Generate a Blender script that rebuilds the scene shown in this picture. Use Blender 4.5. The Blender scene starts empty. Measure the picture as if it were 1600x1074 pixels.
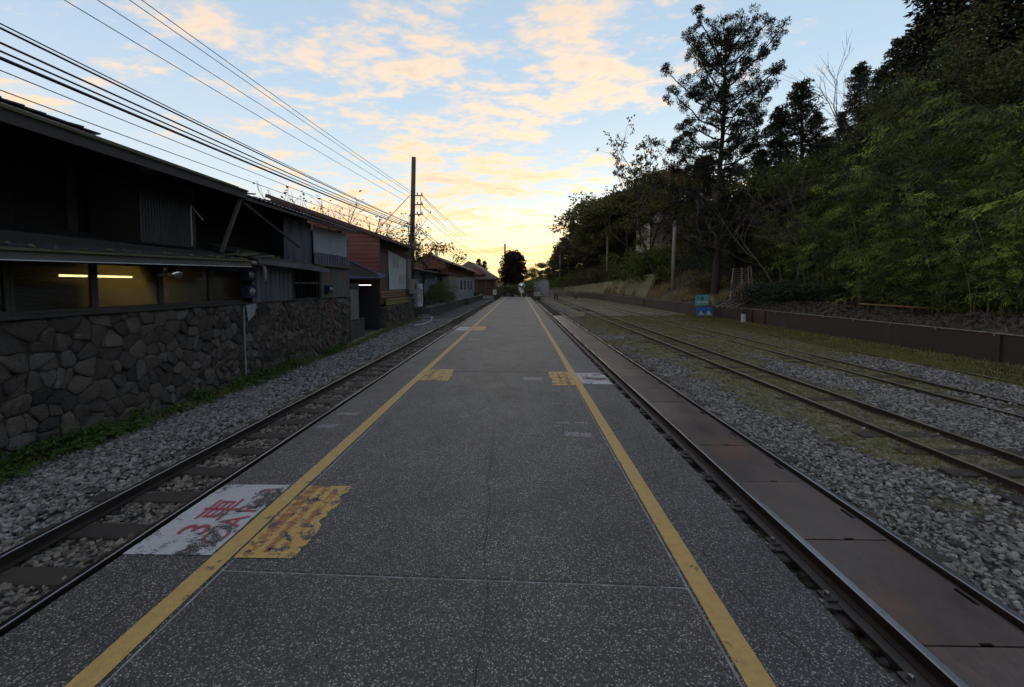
import bpy, bmesh, math, random
import numpy as np
from mathutils import Vector, Matrix, Euler
random.seed(7); rng = np.random.default_rng(11)
S = bpy.context.scene
COL = S.collection
R = math.radians

# ------------------------------------------------------------------ camera
FPX = 640.0; CX, CY = 800.0, 474.0          # focal length and optical centre in photo pixels (1600x1074)
YAW, PITCH = math.atan(11 / FPX), math.atan(28 / FPX)
EYE = Vector((0, 0, 1.65))
cam = bpy.data.cameras.new("camera"); camo = bpy.data.objects.new("camera", cam); COL.objects.link(camo)
camo.location = EYE; camo.rotation_euler = (R(90) - PITCH, 0, YAW)
cam.sensor_width = 36; cam.lens = 36 * FPX / 1600; cam.shift_y = -63 / 1600
cam.clip_start = .05; cam.clip_end = 3000
S.camera = camo
CR = camo.rotation_euler.to_matrix()
def ray(px, py): return CR @ Vector(((px - CX) / FPX, (CY - py) / FPX, -1))
def at(px, py, Y):                       # point on the line of sight at distance Y along the track
    d = ray(px, py); return EYE + d * (Y / d.y)

# ------------------------------------------------------------------ world, sun, exposure
SUN_AZ, SUN_EL = R(16), R(5.0)           # azimuth to the right of +Y, behind the wooded hill
W = bpy.data.worlds.new("World"); S.world = W; W.use_nodes = True
nt = W.node_tree; nt.nodes.clear()
def N(t, ty, loc=None, **k):
    n = t.nodes.new(ty)
    for a, b in k.items(): setattr(n, a, b)
    return n
def L(t, a, b): t.links.new(a, b)
def mth(t, op, a, b=None, c=None, clamp=False):
    n = t.nodes.new('ShaderNodeMath'); n.operation = op; n.use_clamp = clamp
    for i, v in enumerate((a, b, c)):
        if v is None: continue
        if isinstance(v, (int, float)): n.inputs[i].default_value = v
        else: t.links.new(v, n.inputs[i])
    return n.outputs[0]
def mix(t, f, a, b, mode='MIX'):
    n = t.nodes.new('ShaderNodeMix'); n.data_type = 'RGBA'; n.blend_type = mode
    for s, v in ((n.inputs[0], f), (n.inputs[6], a), (n.inputs[7], b)):
        if isinstance(v, (int, float)): s.default_value = v
        elif isinstance(v, tuple): s.default_value = (*v, 1) if len(v) == 3 else v
        else: t.links.new(v, s)
    return n.outputs[2]
def ramp(t, f, stops, interp='LINEAR'):
    n = t.nodes.new('ShaderNodeValToRGB'); n.color_ramp.interpolation = interp
    e = n.color_ramp.elements
    while len(e) < len(stops): e.new(.5)
    for q, (p, c) in zip(e, stops):
        q.position = p; q.color = (*c, 1) if isinstance(c, tuple) else (c, c, c, 1)
    t.links.new(f, n.inputs[0]); return n.outputs[0]
def noise(t, vec, scale, detail=4, rough=.5, dist=0, out=0):
    n = t.nodes.new('ShaderNodeTexNoise'); n.inputs['Scale'].default_value = scale
    n.inputs['Detail'].default_value = detail; n.inputs['Roughness'].default_value = rough
    n.inputs['Distortion'].default_value = dist
    if vec is not None: t.links.new(vec, n.inputs['Vector'])
    return n.outputs[out]
def mapr(t, v, a, b, c=0., d=1., smooth=False):
    n = t.nodes.new('ShaderNodeMapRange'); n.interpolation_type = 'SMOOTHSTEP' if smooth else 'LINEAR'
    for i, x in enumerate((v, a, b, c, d)):
        if isinstance(x, (int, float)): n.inputs[i].default_value = x
        else: t.links.new(x, n.inputs[i])
    return n.outputs[0]

sky = N(nt, 'ShaderNodeTexSky', sky_type='NISHITA', sun_disc=False)
sky.sun_elevation = SUN_EL; sky.sun_rotation = SUN_AZ; sky.altitude = 1400; sky.air_density = 1.0; sky.dust_density = 1.0; sky.ozone_density = 1.5
tc = N(nt, 'ShaderNodeTexCoord'); sp = N(nt, 'ShaderNodeSeparateXYZ'); L(nt, tc.outputs['Generated'], sp.inputs[0])
x, y, z = sp.outputs
zc = mth(nt, 'MAXIMUM', z, 0.0)
# dome of sky colour: blue aloft, gold at the horizon toward the sunset
toward = mth(nt, 'ADD', mth(nt, 'MULTIPLY', x, math.sin(SUN_AZ)), mth(nt, 'MULTIPLY', y, math.cos(SUN_AZ)))
tow = mapr(nt, toward, -.3, 1., 0., 1.)
SKYK = 7.7                                 # Background strength .15 brings this back to picture values
blue = ramp(nt, zc, [(0., (.50, .45, .40)), (.10, (.46, .45, .45)), (.22, (.35, .39, .44)), (.42, (.25, .315, .405)), (.75, (.18, .215, .285)), (1., (.16, .19, .25))])
gold = ramp(nt, zc, [(0., (.72, .48, .17)), (.06, (.70, .53, .24)), (.12, (.54, .48, .30)), (.21, (.36, .41, .42)), (.42, (.255, .335, .405)), (.75, (.19, .265, .36)), (1., (.16, .19, .25))])
base = mix(nt, mth(nt, 'POWER', tow, 1.5), blue, gold)
base = mix(nt, 1., base, (SKYK, SKYK, SKYK), 'MULTIPLY')
base = mix(nt, .12, base, sky.outputs[0])
den = mth(nt, 'ADD', zc, .10)
cv = N(nt, 'ShaderNodeCombineXYZ'); L(nt, mth(nt, 'DIVIDE', x, den), cv.inputs[0]); L(nt, mth(nt, 'DIVIDE', y, den), cv.inputs[1])
rot = N(nt, 'ShaderNodeMapping'); L(nt, cv.outputs[0], rot.inputs[0]); rot.inputs['Rotation'].default_value = (0, 0, R(-28)); rot.inputs['Scale'].default_value = (.8, 1.25, 1); rot.inputs['Location'].default_value = (3.35, 1.2, 0)
big = noise(nt, rot.outputs[0], .75, 2, .5)
med = noise(nt, rot.outputs[0], 3.4, 9, .60, .2)
puff = noise(nt, rot.outputs[0], 13.0, 6, .6, .2)
m = mth(nt, 'ADD', mth(nt, 'MULTIPLY', med, .95), mth(nt, 'ADD', mth(nt, 'MULTIPLY', puff, .46), mth(nt, 'MULTIPLY', big, .85)))
side = mapr(nt, x, .20, .62, 0., -.22)      # emptier sky to the right, as seen
m = mth(nt, 'ADD', mth(nt, 'ADD', m, side), mapr(nt, zc, .05, .30, -.06, -.01))
mask = mapr(nt, m, 1.04, 1.28, 0., 1., True)
mask = mth(nt, 'MULTIPLY', mask, mapr(nt, z, .0, .05, 0., 1.))
cc = ramp(nt, zc, [(0., (.60, .32, .12)), (.08, (.62, .37, .14)), (.2, (.56, .38, .20)), (.4, (.52, .39, .27)), (.8, (.38, .31, .26))])
cc = mix(nt, mth(nt, 'POWER', mapr(nt, toward, 0., 1.), 9.), cc, mix(nt, 1., cc, (1.35, 1.22, .95), 'MULTIPLY'))
core = mapr(nt, m, 1.20, 1.42, 0., 1., True)
shade = mix(nt, mth(nt, 'MULTIPLY', core, mapr(nt, zc, .05, .45, 1., .55)), cc, (.34, .28, .25))
shade = mix(nt, 1., shade, (SKYK, SKYK, SKYK), 'MULTIPLY')
final = mix(nt, mth(nt, 'MULTIPLY', mask, .84), base, shade)
below = mapr(nt, z, -.02, .0, 0., 1.)
final = mix(nt, below, (.5, .48, .4), final)
bg = N(nt, 'ShaderNodeBackground'); bg.inputs[1].default_value = .15; L(nt, final, bg.inputs[0])
wo = N(nt, 'ShaderNodeOutputWorld'); L(nt, bg.outputs[0], wo.inputs[0])

sl = bpy.data.lights.new("sun", 'SUN'); sl.energy = .35; sl.angle = R(3); sl.color = (1, .72, .42)
so = bpy.data.objects.new("sun", sl); COL.objects.link(so)
sd = Vector((math.sin(SUN_AZ) * math.cos(SUN_EL), math.cos(SUN_AZ) * math.cos(SUN_EL), math.sin(SUN_EL)))
so.rotation_euler = (-sd).to_track_quat('-Z', 'Y').to_euler(); so.location = (20, 60, 40)
S.view_settings.view_transform = 'Standard'; S.view_settings.look = 'None'; S.view_settings.gamma = 1
S.view_settings.use_curve_mapping = False; S.view_settings.exposure = 0.95
S.render.engine = 'CYCLES'
S.cycles.use_denoising = True; S.cycles.max_bounces = 5; S.cycles.diffuse_bounces = 3; S.cycles.transparent_max_bounces = 6
S.cycles.use_adaptive_sampling = True; S.cycles.adaptive_threshold = .03

# ------------------------------------------------------------------ materials
def newmat(name):
    m = bpy.data.materials.new(name); m.use_nodes = True
    t = m.node_tree; b = t.nodes['Principled BSDF']; return m, t, b
def coords(t, kind='Object'):
    return N(t, 'ShaderNodeTexCoord').outputs[kind]
def wpos(t): return N(t, 'ShaderNodeNewGeometry').outputs['Position']
def bump(t, b, h, strength=.5, dist=.01):
    n = N(t, 'ShaderNodeBump'); n.inputs['Strength'].default_value = strength; n.inputs['Distance'].default_value = dist
    L(t, h, n.inputs['Height']); L(t, n.outputs[0], b.inputs['Normal'])
MATS = {}
def M(name, c1, c2=None, rough=.8, scale=3., fine=40., bumps=.3, bd=.006, metal=0., stretch=(1, 1, 1), c3=None, t3=.62, isl=0.):
    """two-tone weathered surface with fine relief; c3 is a third stain colour; isl varies colour from piece to piece"""
    if name in MATS: return MATS[name]
    m, t, b = newmat(name); p = N(t, 'ShaderNodeMapping'); L(t, wpos(t), p.inputs[0]); p.inputs['Scale'].default_value = stretch
    v = p.outputs[0]; c2 = c2 or tuple(q * .65 for q in c1)
    n1 = mapr(t, noise(t, v, scale, 6, .6), .3, .7); n2 = noise(t, v, fine, 4, .6)
    c = mix(t, n1, c1, c2)
    c = mix(t, mapr(t, n2, .35, .75, 0., .5), c, tuple(q * .45 for q in c2))
    if c3: c = mix(t, mapr(t, noise(t, v, scale * .7, 7, .65), t3, t3 + .12), c, c3)
    if isl:
        oi = N(t, 'ShaderNodeObjectInfo').outputs['Random']; ge = N(t, 'ShaderNodeNewGeometry').outputs['Random Per Island']
        rr = mth(t, 'FRACT', mth(t, 'ADD', oi, ge))
        c = mix(t, 1., c, ramp(t, rr, [(0., 1 - isl), (1., 1 + isl)]), 'MULTIPLY')
    L(t, c, b.inputs['Base Color']); b.inputs['Metallic'].default_value = metal
    L(t, mapr(t, n1, 0., 1., rough, max(.05, rough - .12)), b.inputs['Roughness'])
    bump(t, b, n2, bumps, bd); MATS[name] = m; return m

def terrazzo_color(t, v):
    vo = N(t, 'ShaderNodeTexVoronoi'); vo.inputs['Scale'].default_value = 140; L(t, v, vo.inputs['Vector'])
    sc = N(t, 'ShaderNodeSeparateColor'); L(t, vo.outputs['Color'], sc.inputs[0])
    chip = ramp(t, sc.outputs[0], [(0., .006), (.34, .014), (.55, .05), (.72, .13), (.86, .34), (1., .66)])
    chip = mix(t, mapr(t, vo.outputs['Distance'], .25, .6, 0., .85), chip, (.022, .022, .024))
    vo2 = N(t, 'ShaderNodeTexVoronoi'); vo2.inputs['Scale'].default_value = 260; L(t, v, vo2.inputs['Vector'])
    s2 = N(t, 'ShaderNodeSeparateColor'); L(t, vo2.outputs['Color'], s2.inputs[0])
    chip = mix(t, .22, chip, ramp(t, s2.outputs[1], [(0., .01), (.7, .04), (1., .22)]))
    st = mapr(t, noise(t, v, .7, 6, .62), .3, .7, .62, 1.25)
    st2 = mapr(t, noise(t, v, 4., 5, .6), .35, .7, .88, 1.12)
    c = mix(t, 1., chip, mix(t, 1., st, st2, 'MULTIPLY'), 'MULTIPLY')
    stn = mapr(t, noise(t, v, 1.9, 7, .66, .4), .56, .72, 1., .66)
    c = mix(t, 1., mix(t, 1., c, stn, 'MULTIPLY'), (.92, .88, .85), 'MULTIPLY')
    return c, vo
def terrazzo():
    m, t, b = newmat('terrazzo'); v = wpos(t); c, vo = terrazzo_color(t, v)
    L(t, c, b.inputs['Base Color'])
    L(t, mapr(t, noise(t, v, 3, 4), .3, .7, .62, .54), b.inputs['Roughness'])
    bump(t, b, mth(t, 'ADD', vo.outputs['Distance'], mth(t, 'MULTIPLY', noise(t, v, 60, 3), 1.)), .45, .004)
    return m
def paint(name, col, col2, wear=.60, wscale=9., soft=.05, edge=None):
    """paint over the platform surface, chipped through to the chips beneath"""
    m, t, b = newmat(name); v = wpos(t); c, vo = terrazzo_color(t, v)
    n = mth(t, 'ADD', mth(t, 'MULTIPLY', noise(t, v, wscale, 8, .68, .3), .8), mth(t, 'MULTIPLY', noise(t, v, 130, 3, .6), .2))
    k = mapr(t, n, wear, wear + soft)
    dirt = mapr(t, noise(t, v, 25, 6, .65), .35, .75)
    pc = mix(t, dirt, col, col2)
    L(t, mix(t, k, pc, c), b.inputs['Base Color']); b.inputs['Roughness'].default_value = .62
    bump(t, b, mth(t, 'ADD', vo.outputs['Distance'], noise(t, v, 80, 3)), .3, .003)
    MATS[name] = m; return m
def leafmat(name, c1, c2, c3=None, transl=.25, rough=.6, tone=False):
    m, t, b = newmat(name)
    g = N(t, 'ShaderNodeNewGeometry'); oi = N(t, 'ShaderNodeObjectInfo')
    v = noise(t, g.outputs['Position'], .9, 4, .6)
    c = mix(t, g.outputs['Random Per Island'], c1, c2)
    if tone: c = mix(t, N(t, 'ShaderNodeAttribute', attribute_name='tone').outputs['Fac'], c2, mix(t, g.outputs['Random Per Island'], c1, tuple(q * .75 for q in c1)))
    c = mix(t, mapr(t, v, .3, .7), c, mix(t, 1., c, (.62, .66, .6), 'MULTIPLY'))
    if c3: c = mix(t, mapr(t, mth(t, 'FRACT', mth(t, 'MULTIPLY', g.outputs['Random Per Island'], 7.3)), .86, .9), c, c3)
    c = mix(t, 1., c, ramp(t, oi.outputs['Random'], [(0., .78), (1., 1.22)]), 'MULTIPLY')
    L(t, c, b.inputs['Base Color']); b.inputs['Roughness'].default_value = rough
    b.inputs['Specular IOR Level'].default_value = .3
    tr = N(t, 'ShaderNodeBsdfTranslucent'); L(t, c, tr.inputs[0]); ms = N(t, 'ShaderNodeMixShader'); ms.inputs[0].default_value = transl
    L(t, b.outputs[0], ms.inputs[1]); L(t, tr.outputs[0], ms.inputs[2]); L(t, ms.outputs[0], t.nodes['Material Output'].inputs[0])
    MATS[name] = m; return m
def emis(name, col, s):
    m, t, b = newmat(name); b.inputs['Emission Color'].default_value = (*col, 1); b.inputs['Emission Strength'].default_value = s
    b.inputs['Base Color'].default_value = (*col, 1); return m

m_terr = terrazzo()
m_yel = paint('yellow_paint', (.40, .265, .080), (.29, .19, .06), .585, 7., .06)
m_yelworn = paint('worn_yellow_paint', (.42, .27, .075), (.32, .20, .06), .52, 9., .04)
m_white = paint('white_paint', (.36, .37, .385), (.28, .29, .30), .545, 3.1, .012)
m_faint = paint('faint_white_marks', (.24, .24, .25), (.16, .16, .17), .46, 30., .10)
m_red = paint('red_lettering', (.30, .035, .05), (.20, .03, .04), .535, 3.1, .012)
m_redy = paint('faded_red_lettering', (.27, .085, .05), (.30, .12, .055), .55, 9., .04)
m_filler = M('joint_filler', (.36, .38, .38), (.10, .10, .10), .8, 12)
m_gap = M('dark_crack', (.015, .015, .016), rough=.9)  # near-black colour of the hairline cracks
m_concrete = M('concrete', (.20, .20, .185), (.12, .12, .11), .85, 2, 30, c3=(.05, .06, .03), t3=.6)
m_dconc = M('dark_concrete', (.07, .068, .060), (.035, .036, .030), .9, 2, 30, c3=(.03, .045, .018), t3=.56)
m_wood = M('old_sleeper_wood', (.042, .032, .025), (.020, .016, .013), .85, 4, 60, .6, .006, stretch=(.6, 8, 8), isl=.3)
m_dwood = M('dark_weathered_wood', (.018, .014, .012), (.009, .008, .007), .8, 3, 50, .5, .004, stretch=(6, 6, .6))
m_gwood = M('grey_weathered_wood', (.050, .046, .040), (.024, .022, .020), .85, 3, 50, .5, .004, stretch=(6, 1, 4), c3=(.05, .058, .024), t3=.58)
m_moss = M('moss', (.055, .07, .022), (.10, .10, .045), .95, 6, 60, .8, .01)
m_railtop = M('polished_rail_head', (.34, .33, .34), (.22, .20, .20), .34, 2, 50, .1, .001, 1., stretch=(4, .3, 4))
m_railrust = M('dull_rail_head', (.30, .26, .20), (.20, .17, .12), .42, 4, 60, .3, .002, .7)
m_rail = M('rusty_rail_side', (.040, .025, .018), (.020, .014, .012), .75, 5, 60, .5, .003, .3)
m_iron = M('dark_iron', (.075, .060, .052), (.045, .038, .034), .55, 5, 60, .4, .003, .5)
m_bolt = M('worn_bolt', (.30, .29, .28), (.16, .15, .14), .4, 9, 60, .2, .002, .9)
m_plate = M('rusty_cover_plate', (.130, .092, .076), (.062, .042, .035), .42, 2.2, 45, .2, .002, .2, stretch=(1, .45, 1), c3=(.14, .072, .040), t3=.555, isl=.18)
m_steelwall = M('brown_steel', (.036, .017, .015), (.020, .012, .012), .65, 1.2, 30, .3, .004, .0, stretch=(1, 1, .2), c3=(.055, .036, .028), t3=.56)
m_redsteel = M('red_steel', (.075, .014, .014), (.045, .012, .012), .6, 2, 30, .2, .003)
m_toprail = M('flaking_top_flange', (.30, .25, .22), (.10, .075, .065), .6, 5, 40, .4, .004)
m_roofd = M('dark_roof_sheet', (.055, .055, .062), (.03, .03, .034), .5, 2, 30, .2, .004, c3=(.045, .045, .04))
m_roofb = M('blue_grey_tile', (.11, .16, .25), (.06, .09, .15), .5, 3, 30, .3, .004, isl=.15)
m_tin = M('grey_blue_corrugated_sheet', (.13, .145, .165), (.06, .068, .08), .5, 2, 30, .2, .003, .2, stretch=(1, 1, .3))
m_tinrust = M('mossy_rusty_corrugated_sheet', (.11, .125, .11), (.05, .06, .045), .7, 3, 30, .3, .003, stretch=(3, 3, .3), c3=(.12, .05, .02), t3=.52)
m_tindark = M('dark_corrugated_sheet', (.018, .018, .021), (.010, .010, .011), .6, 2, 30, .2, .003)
m_ply = M('grey_plywood_sheet', (.27, .30, .325), (.19, .21, .23), .75, 2, 40, .2, .002, stretch=(3, 3, .4))
m_redclad = M('red_painted_cladding', (.20, .050, .044), (.12, .032, .030), .6, 2, 30, .2, .003, isl=.08)
m_redfascia = M('dark_red_fascia', (.055, .018, .020), (.035, .013, .015), .6, 3)
m_brownwall = M('brown_painted_wall', (.10, .055, .045), (.07, .04, .035), .7, 3)
m_orange = M('orange_brown_corrugated', (.26, .13, .06), (.18, .09, .05), .6, 3)
m_yeltin = M('yellow_corrugated', (.30, .24, .08), (.20, .16, .06), .6, 3, c3=(.08, .08, .04))
m_banner = M('pale_banner_cloth', (.42, .45, .45), (.35, .38, .38), .7, 4, 40, .2)
m_bprint = M('faded_orange_print', (.48, .26, .17), (.42, .28, .22), .8, 8)
m_bluewall = M('blue_grey_render', (.17, .22, .28), (.13, .17, .21), .85, 3)
m_paleW = M('pale_render', (.36, .37, .39), (.24, .25, .27), .85, 2, c3=(.13, .13, .13), t3=.6)
m_brick = M('red_brick_gable', (.20, .075, .05), (.15, .06, .045), .85, 5, 60, .5)
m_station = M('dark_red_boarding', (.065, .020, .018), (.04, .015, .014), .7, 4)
m_station2 = M('brown_roof_tile', (.085, .045, .038), (.055, .033, .030), .75, 3, 40, .5)
m_blue = M('blue_enamel', (.010, .024, .055), (.007, .016, .038), .35, 4, 40, .1)
m_chrome = M('polished_steel', (.62, .62, .64), (.5, .5, .52), .12, 4, 40, .02, .001, 1.)
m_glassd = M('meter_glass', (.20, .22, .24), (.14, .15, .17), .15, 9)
m_pvc = M('grey_pvc_pipe', (.26, .27, .24), (.18, .19, .16), .6, 4)
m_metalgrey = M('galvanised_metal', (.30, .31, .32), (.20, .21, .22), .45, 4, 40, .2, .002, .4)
m_pole = M('tarred_pole', (.075, .060, .052), (.045, .038, .034), .8, 2, 40, .3, .004, stretch=(3, 3, .4))
m_cpole = M('concrete_pole', (.23, .21, .19), (.17, .155, .14), .85, 2)
m_wire = M('black_cable', (.012, .012, .016), rough=.6)
m_bark = M('dark_bark', (.030, .023, .018), (.016, .013, .010), .9, 3, 30, .7, .02, stretch=(4, 4, .8))
m_twig = M('pale_dead_branch', (.12, .105, .085), (.07, .06, .05), .9, 3)
m_culm = M('bamboo_culm', (.10, .10, .035), (.06, .06, .025), .5, 4)
m_stone = M('wall_stone', (.095, .073, .056), (.048, .040, .033), .85, 6, 34, 1., .03, c3=(.17, .15, .13), t3=.63, isl=.62)
m_mortar = M('recessed_mortar', (.045, .040, .034), (.020, .018, .015), .95, 8)
m_rock = M('bank_rock', (.060, .055, .050), (.035, .032, .028), .9, 5, 40, .8, .02, c3=(.07, .08, .03), t3=.6, isl=.3)
m_ballast = M('ballast_stone', (.215, .210, .203), (.095, .093, .091), .8, 30, 120, .5, .003, c3=(.22, .18, .12), t3=.6, isl=.75)
m_ballastw = M('brown_ballast_stone', (.19, .165, .13), (.085, .075, .062), .8, 30, 120, .5, .003, c3=(.21, .16, .09), t3=.6, isl=.75)
m_straw = M('straw_coloured_dead_grass', (.36, .28, .15), (.24, .18, .10), .95, 5, isl=.35)
m_litter = M('brown_leaf_litter', (.11, .065, .04), (.07, .045, .03), .95, 5, isl=.4)
m_signT = M('teal_enamel', (.10, .36, .36), (.07, .26, .27), .5, 6)
m_signB = M('blue_enamel_board', (.02, .15, .50), (.02, .11, .40), .5, 6)
m_signW = M('white_enamel', (.62, .64, .66), (.5, .52, .55), .5, 6)
m_ink = M('dark_lettering', (.03, .035, .05), rough=.6)
m_cream = M('cream_interior', (.42, .36, .17), (.34, .29, .14), .8, 2)
m_lampW = emis('fluorescent_tube_light', (1., .84, .48), 7.0)
m_lampD = emis('dim_tube_light', (.95, .95, .9), 1.1)
m_paleh = M('pale_house_wall', (.40, .38, .32), (.3, .28, .24), .8, 1.5)
m_mossroof = M('green_mossy_roof', (.09, .15, .03), (.05, .09, .02), .9, 3)
m_shed = M('white_blue_shed_cladding', (.38, .43, .50), (.32, .36, .42), .7, 2)
m_lawn = leafmat('short_grass_blades', (.10, .115, .028), (.16, .145, .05), (.25, .20, .09), .2)
m_fern = leafmat('fern_green', (.085, .16, .028), (.035, .075, .015), None, .3)
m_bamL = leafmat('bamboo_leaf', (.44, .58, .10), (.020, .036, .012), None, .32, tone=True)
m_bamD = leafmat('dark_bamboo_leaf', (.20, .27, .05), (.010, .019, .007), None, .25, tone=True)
m_con = leafmat('dark_conifer_needles', (.022, .032, .014), (.012, .020, .010), (.04, .028, .014), .1)
m_brd = leafmat('broadleaf_green', (.075, .088, .024), (.035, .045, .014), (.12, .10, .03), .25)
m_bright = leafmat('bright_leaf', (.11, .15, .022), (.06, .09, .018), None, .3)
m_rust = leafmat('reddish_brown_leaf', (.11, .060, .032), (.065, .042, .024), (.05, .05, .02), .25)
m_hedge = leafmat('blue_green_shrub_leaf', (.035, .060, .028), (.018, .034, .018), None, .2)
m_sparse = leafmat('backlit_sparse_leaf', (.17, .13, .035), (.08, .065, .022), (.20, .10, .03), .5)
def glassmat():
    m, t, b = newmat('ribbed_window_glass')
    tr = N(t, 'ShaderNodeBsdfTransparent'); tr.inputs[0].default_value = (.52, .50, .42, 1)
    gl = N(t, 'ShaderNodeBsdfGlossy'); gl.inputs['Roughness'].default_value = .12; gl.inputs['Color'].default_value = (.8, .8, .8, 1)
    wv = N(t, 'ShaderNodeTexWave'); wv.bands_direction = 'Z'; wv.inputs['Scale'].default_value = 18; L(t, wpos(t), wv.inputs[0])
    bu = N(t, 'ShaderNodeBump'); bu.inputs['Strength'].default_value = .5; bu.inputs['Distance'].default_value = .004; L(t, wv.outputs[1], bu.inputs['Height']); L(t, bu.outputs[0], gl.inputs['Normal'])
    df = N(t, 'ShaderNodeBsdfTranslucent'); df.inputs[0].default_value = (.62, .50, .22, 1)
    a = N(t, 'ShaderNodeMixShader'); L(t, mapr(t, wv.outputs[1], 0., 1., .18, .42), a.inputs[0]); L(t, tr.outputs[0], a.inputs[1]); L(t, df.outputs[0], a.inputs[2])
    c = N(t, 'ShaderNodeMixShader'); c.inputs[0].default_value = .06; L(t, a.outputs[0], c.inputs[1]); L(t, gl.outputs[0], c.inputs[2])
    L(t, c.outputs[0], t.nodes['Material Output'].inputs[0]); return m
m_glass = glassmat()
m_darkglass = M('dark_window_glass', (.03, .035, .045), (.02, .022, .03), .12, 3)

# ------------------------------------------------------------------ object helpers
def origin(o):
    v = Vector((0, 0, 0))
    while o is not None: v += o.location; o = o.parent
    return v
def tag(o, label, cat, group=None, kind=None):
    if label: o['label'] = label
    if cat: o['category'] = cat
    if group: o['group'] = group
    if kind: o['kind'] = kind
    return o
def thing(name, label, cat, loc, group=None):
    o = bpy.data.objects.new(name, None); COL.objects.link(o); o.location = loc; o.empty_display_size = .2
    return tag(o, label, cat, group)
def link(name, me, parent=None, loc=None, label=None):
    o = bpy.data.objects.new(name, me); COL.objects.link(o)
    if parent is not None: o.parent = parent
    if loc is not None: o.location = loc
    if label: o['label'] = label
    return o
def struct(name, mb, m, kind='structure'):
    o = mb.build(name, m); o['kind'] = kind; return o
def part_at(name, me, parent, wloc, rotz=0.):
    o = link(name, me, parent); o.location = Vector(wloc) - origin(parent); o.rotation_euler.z = rotz; return o

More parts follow.
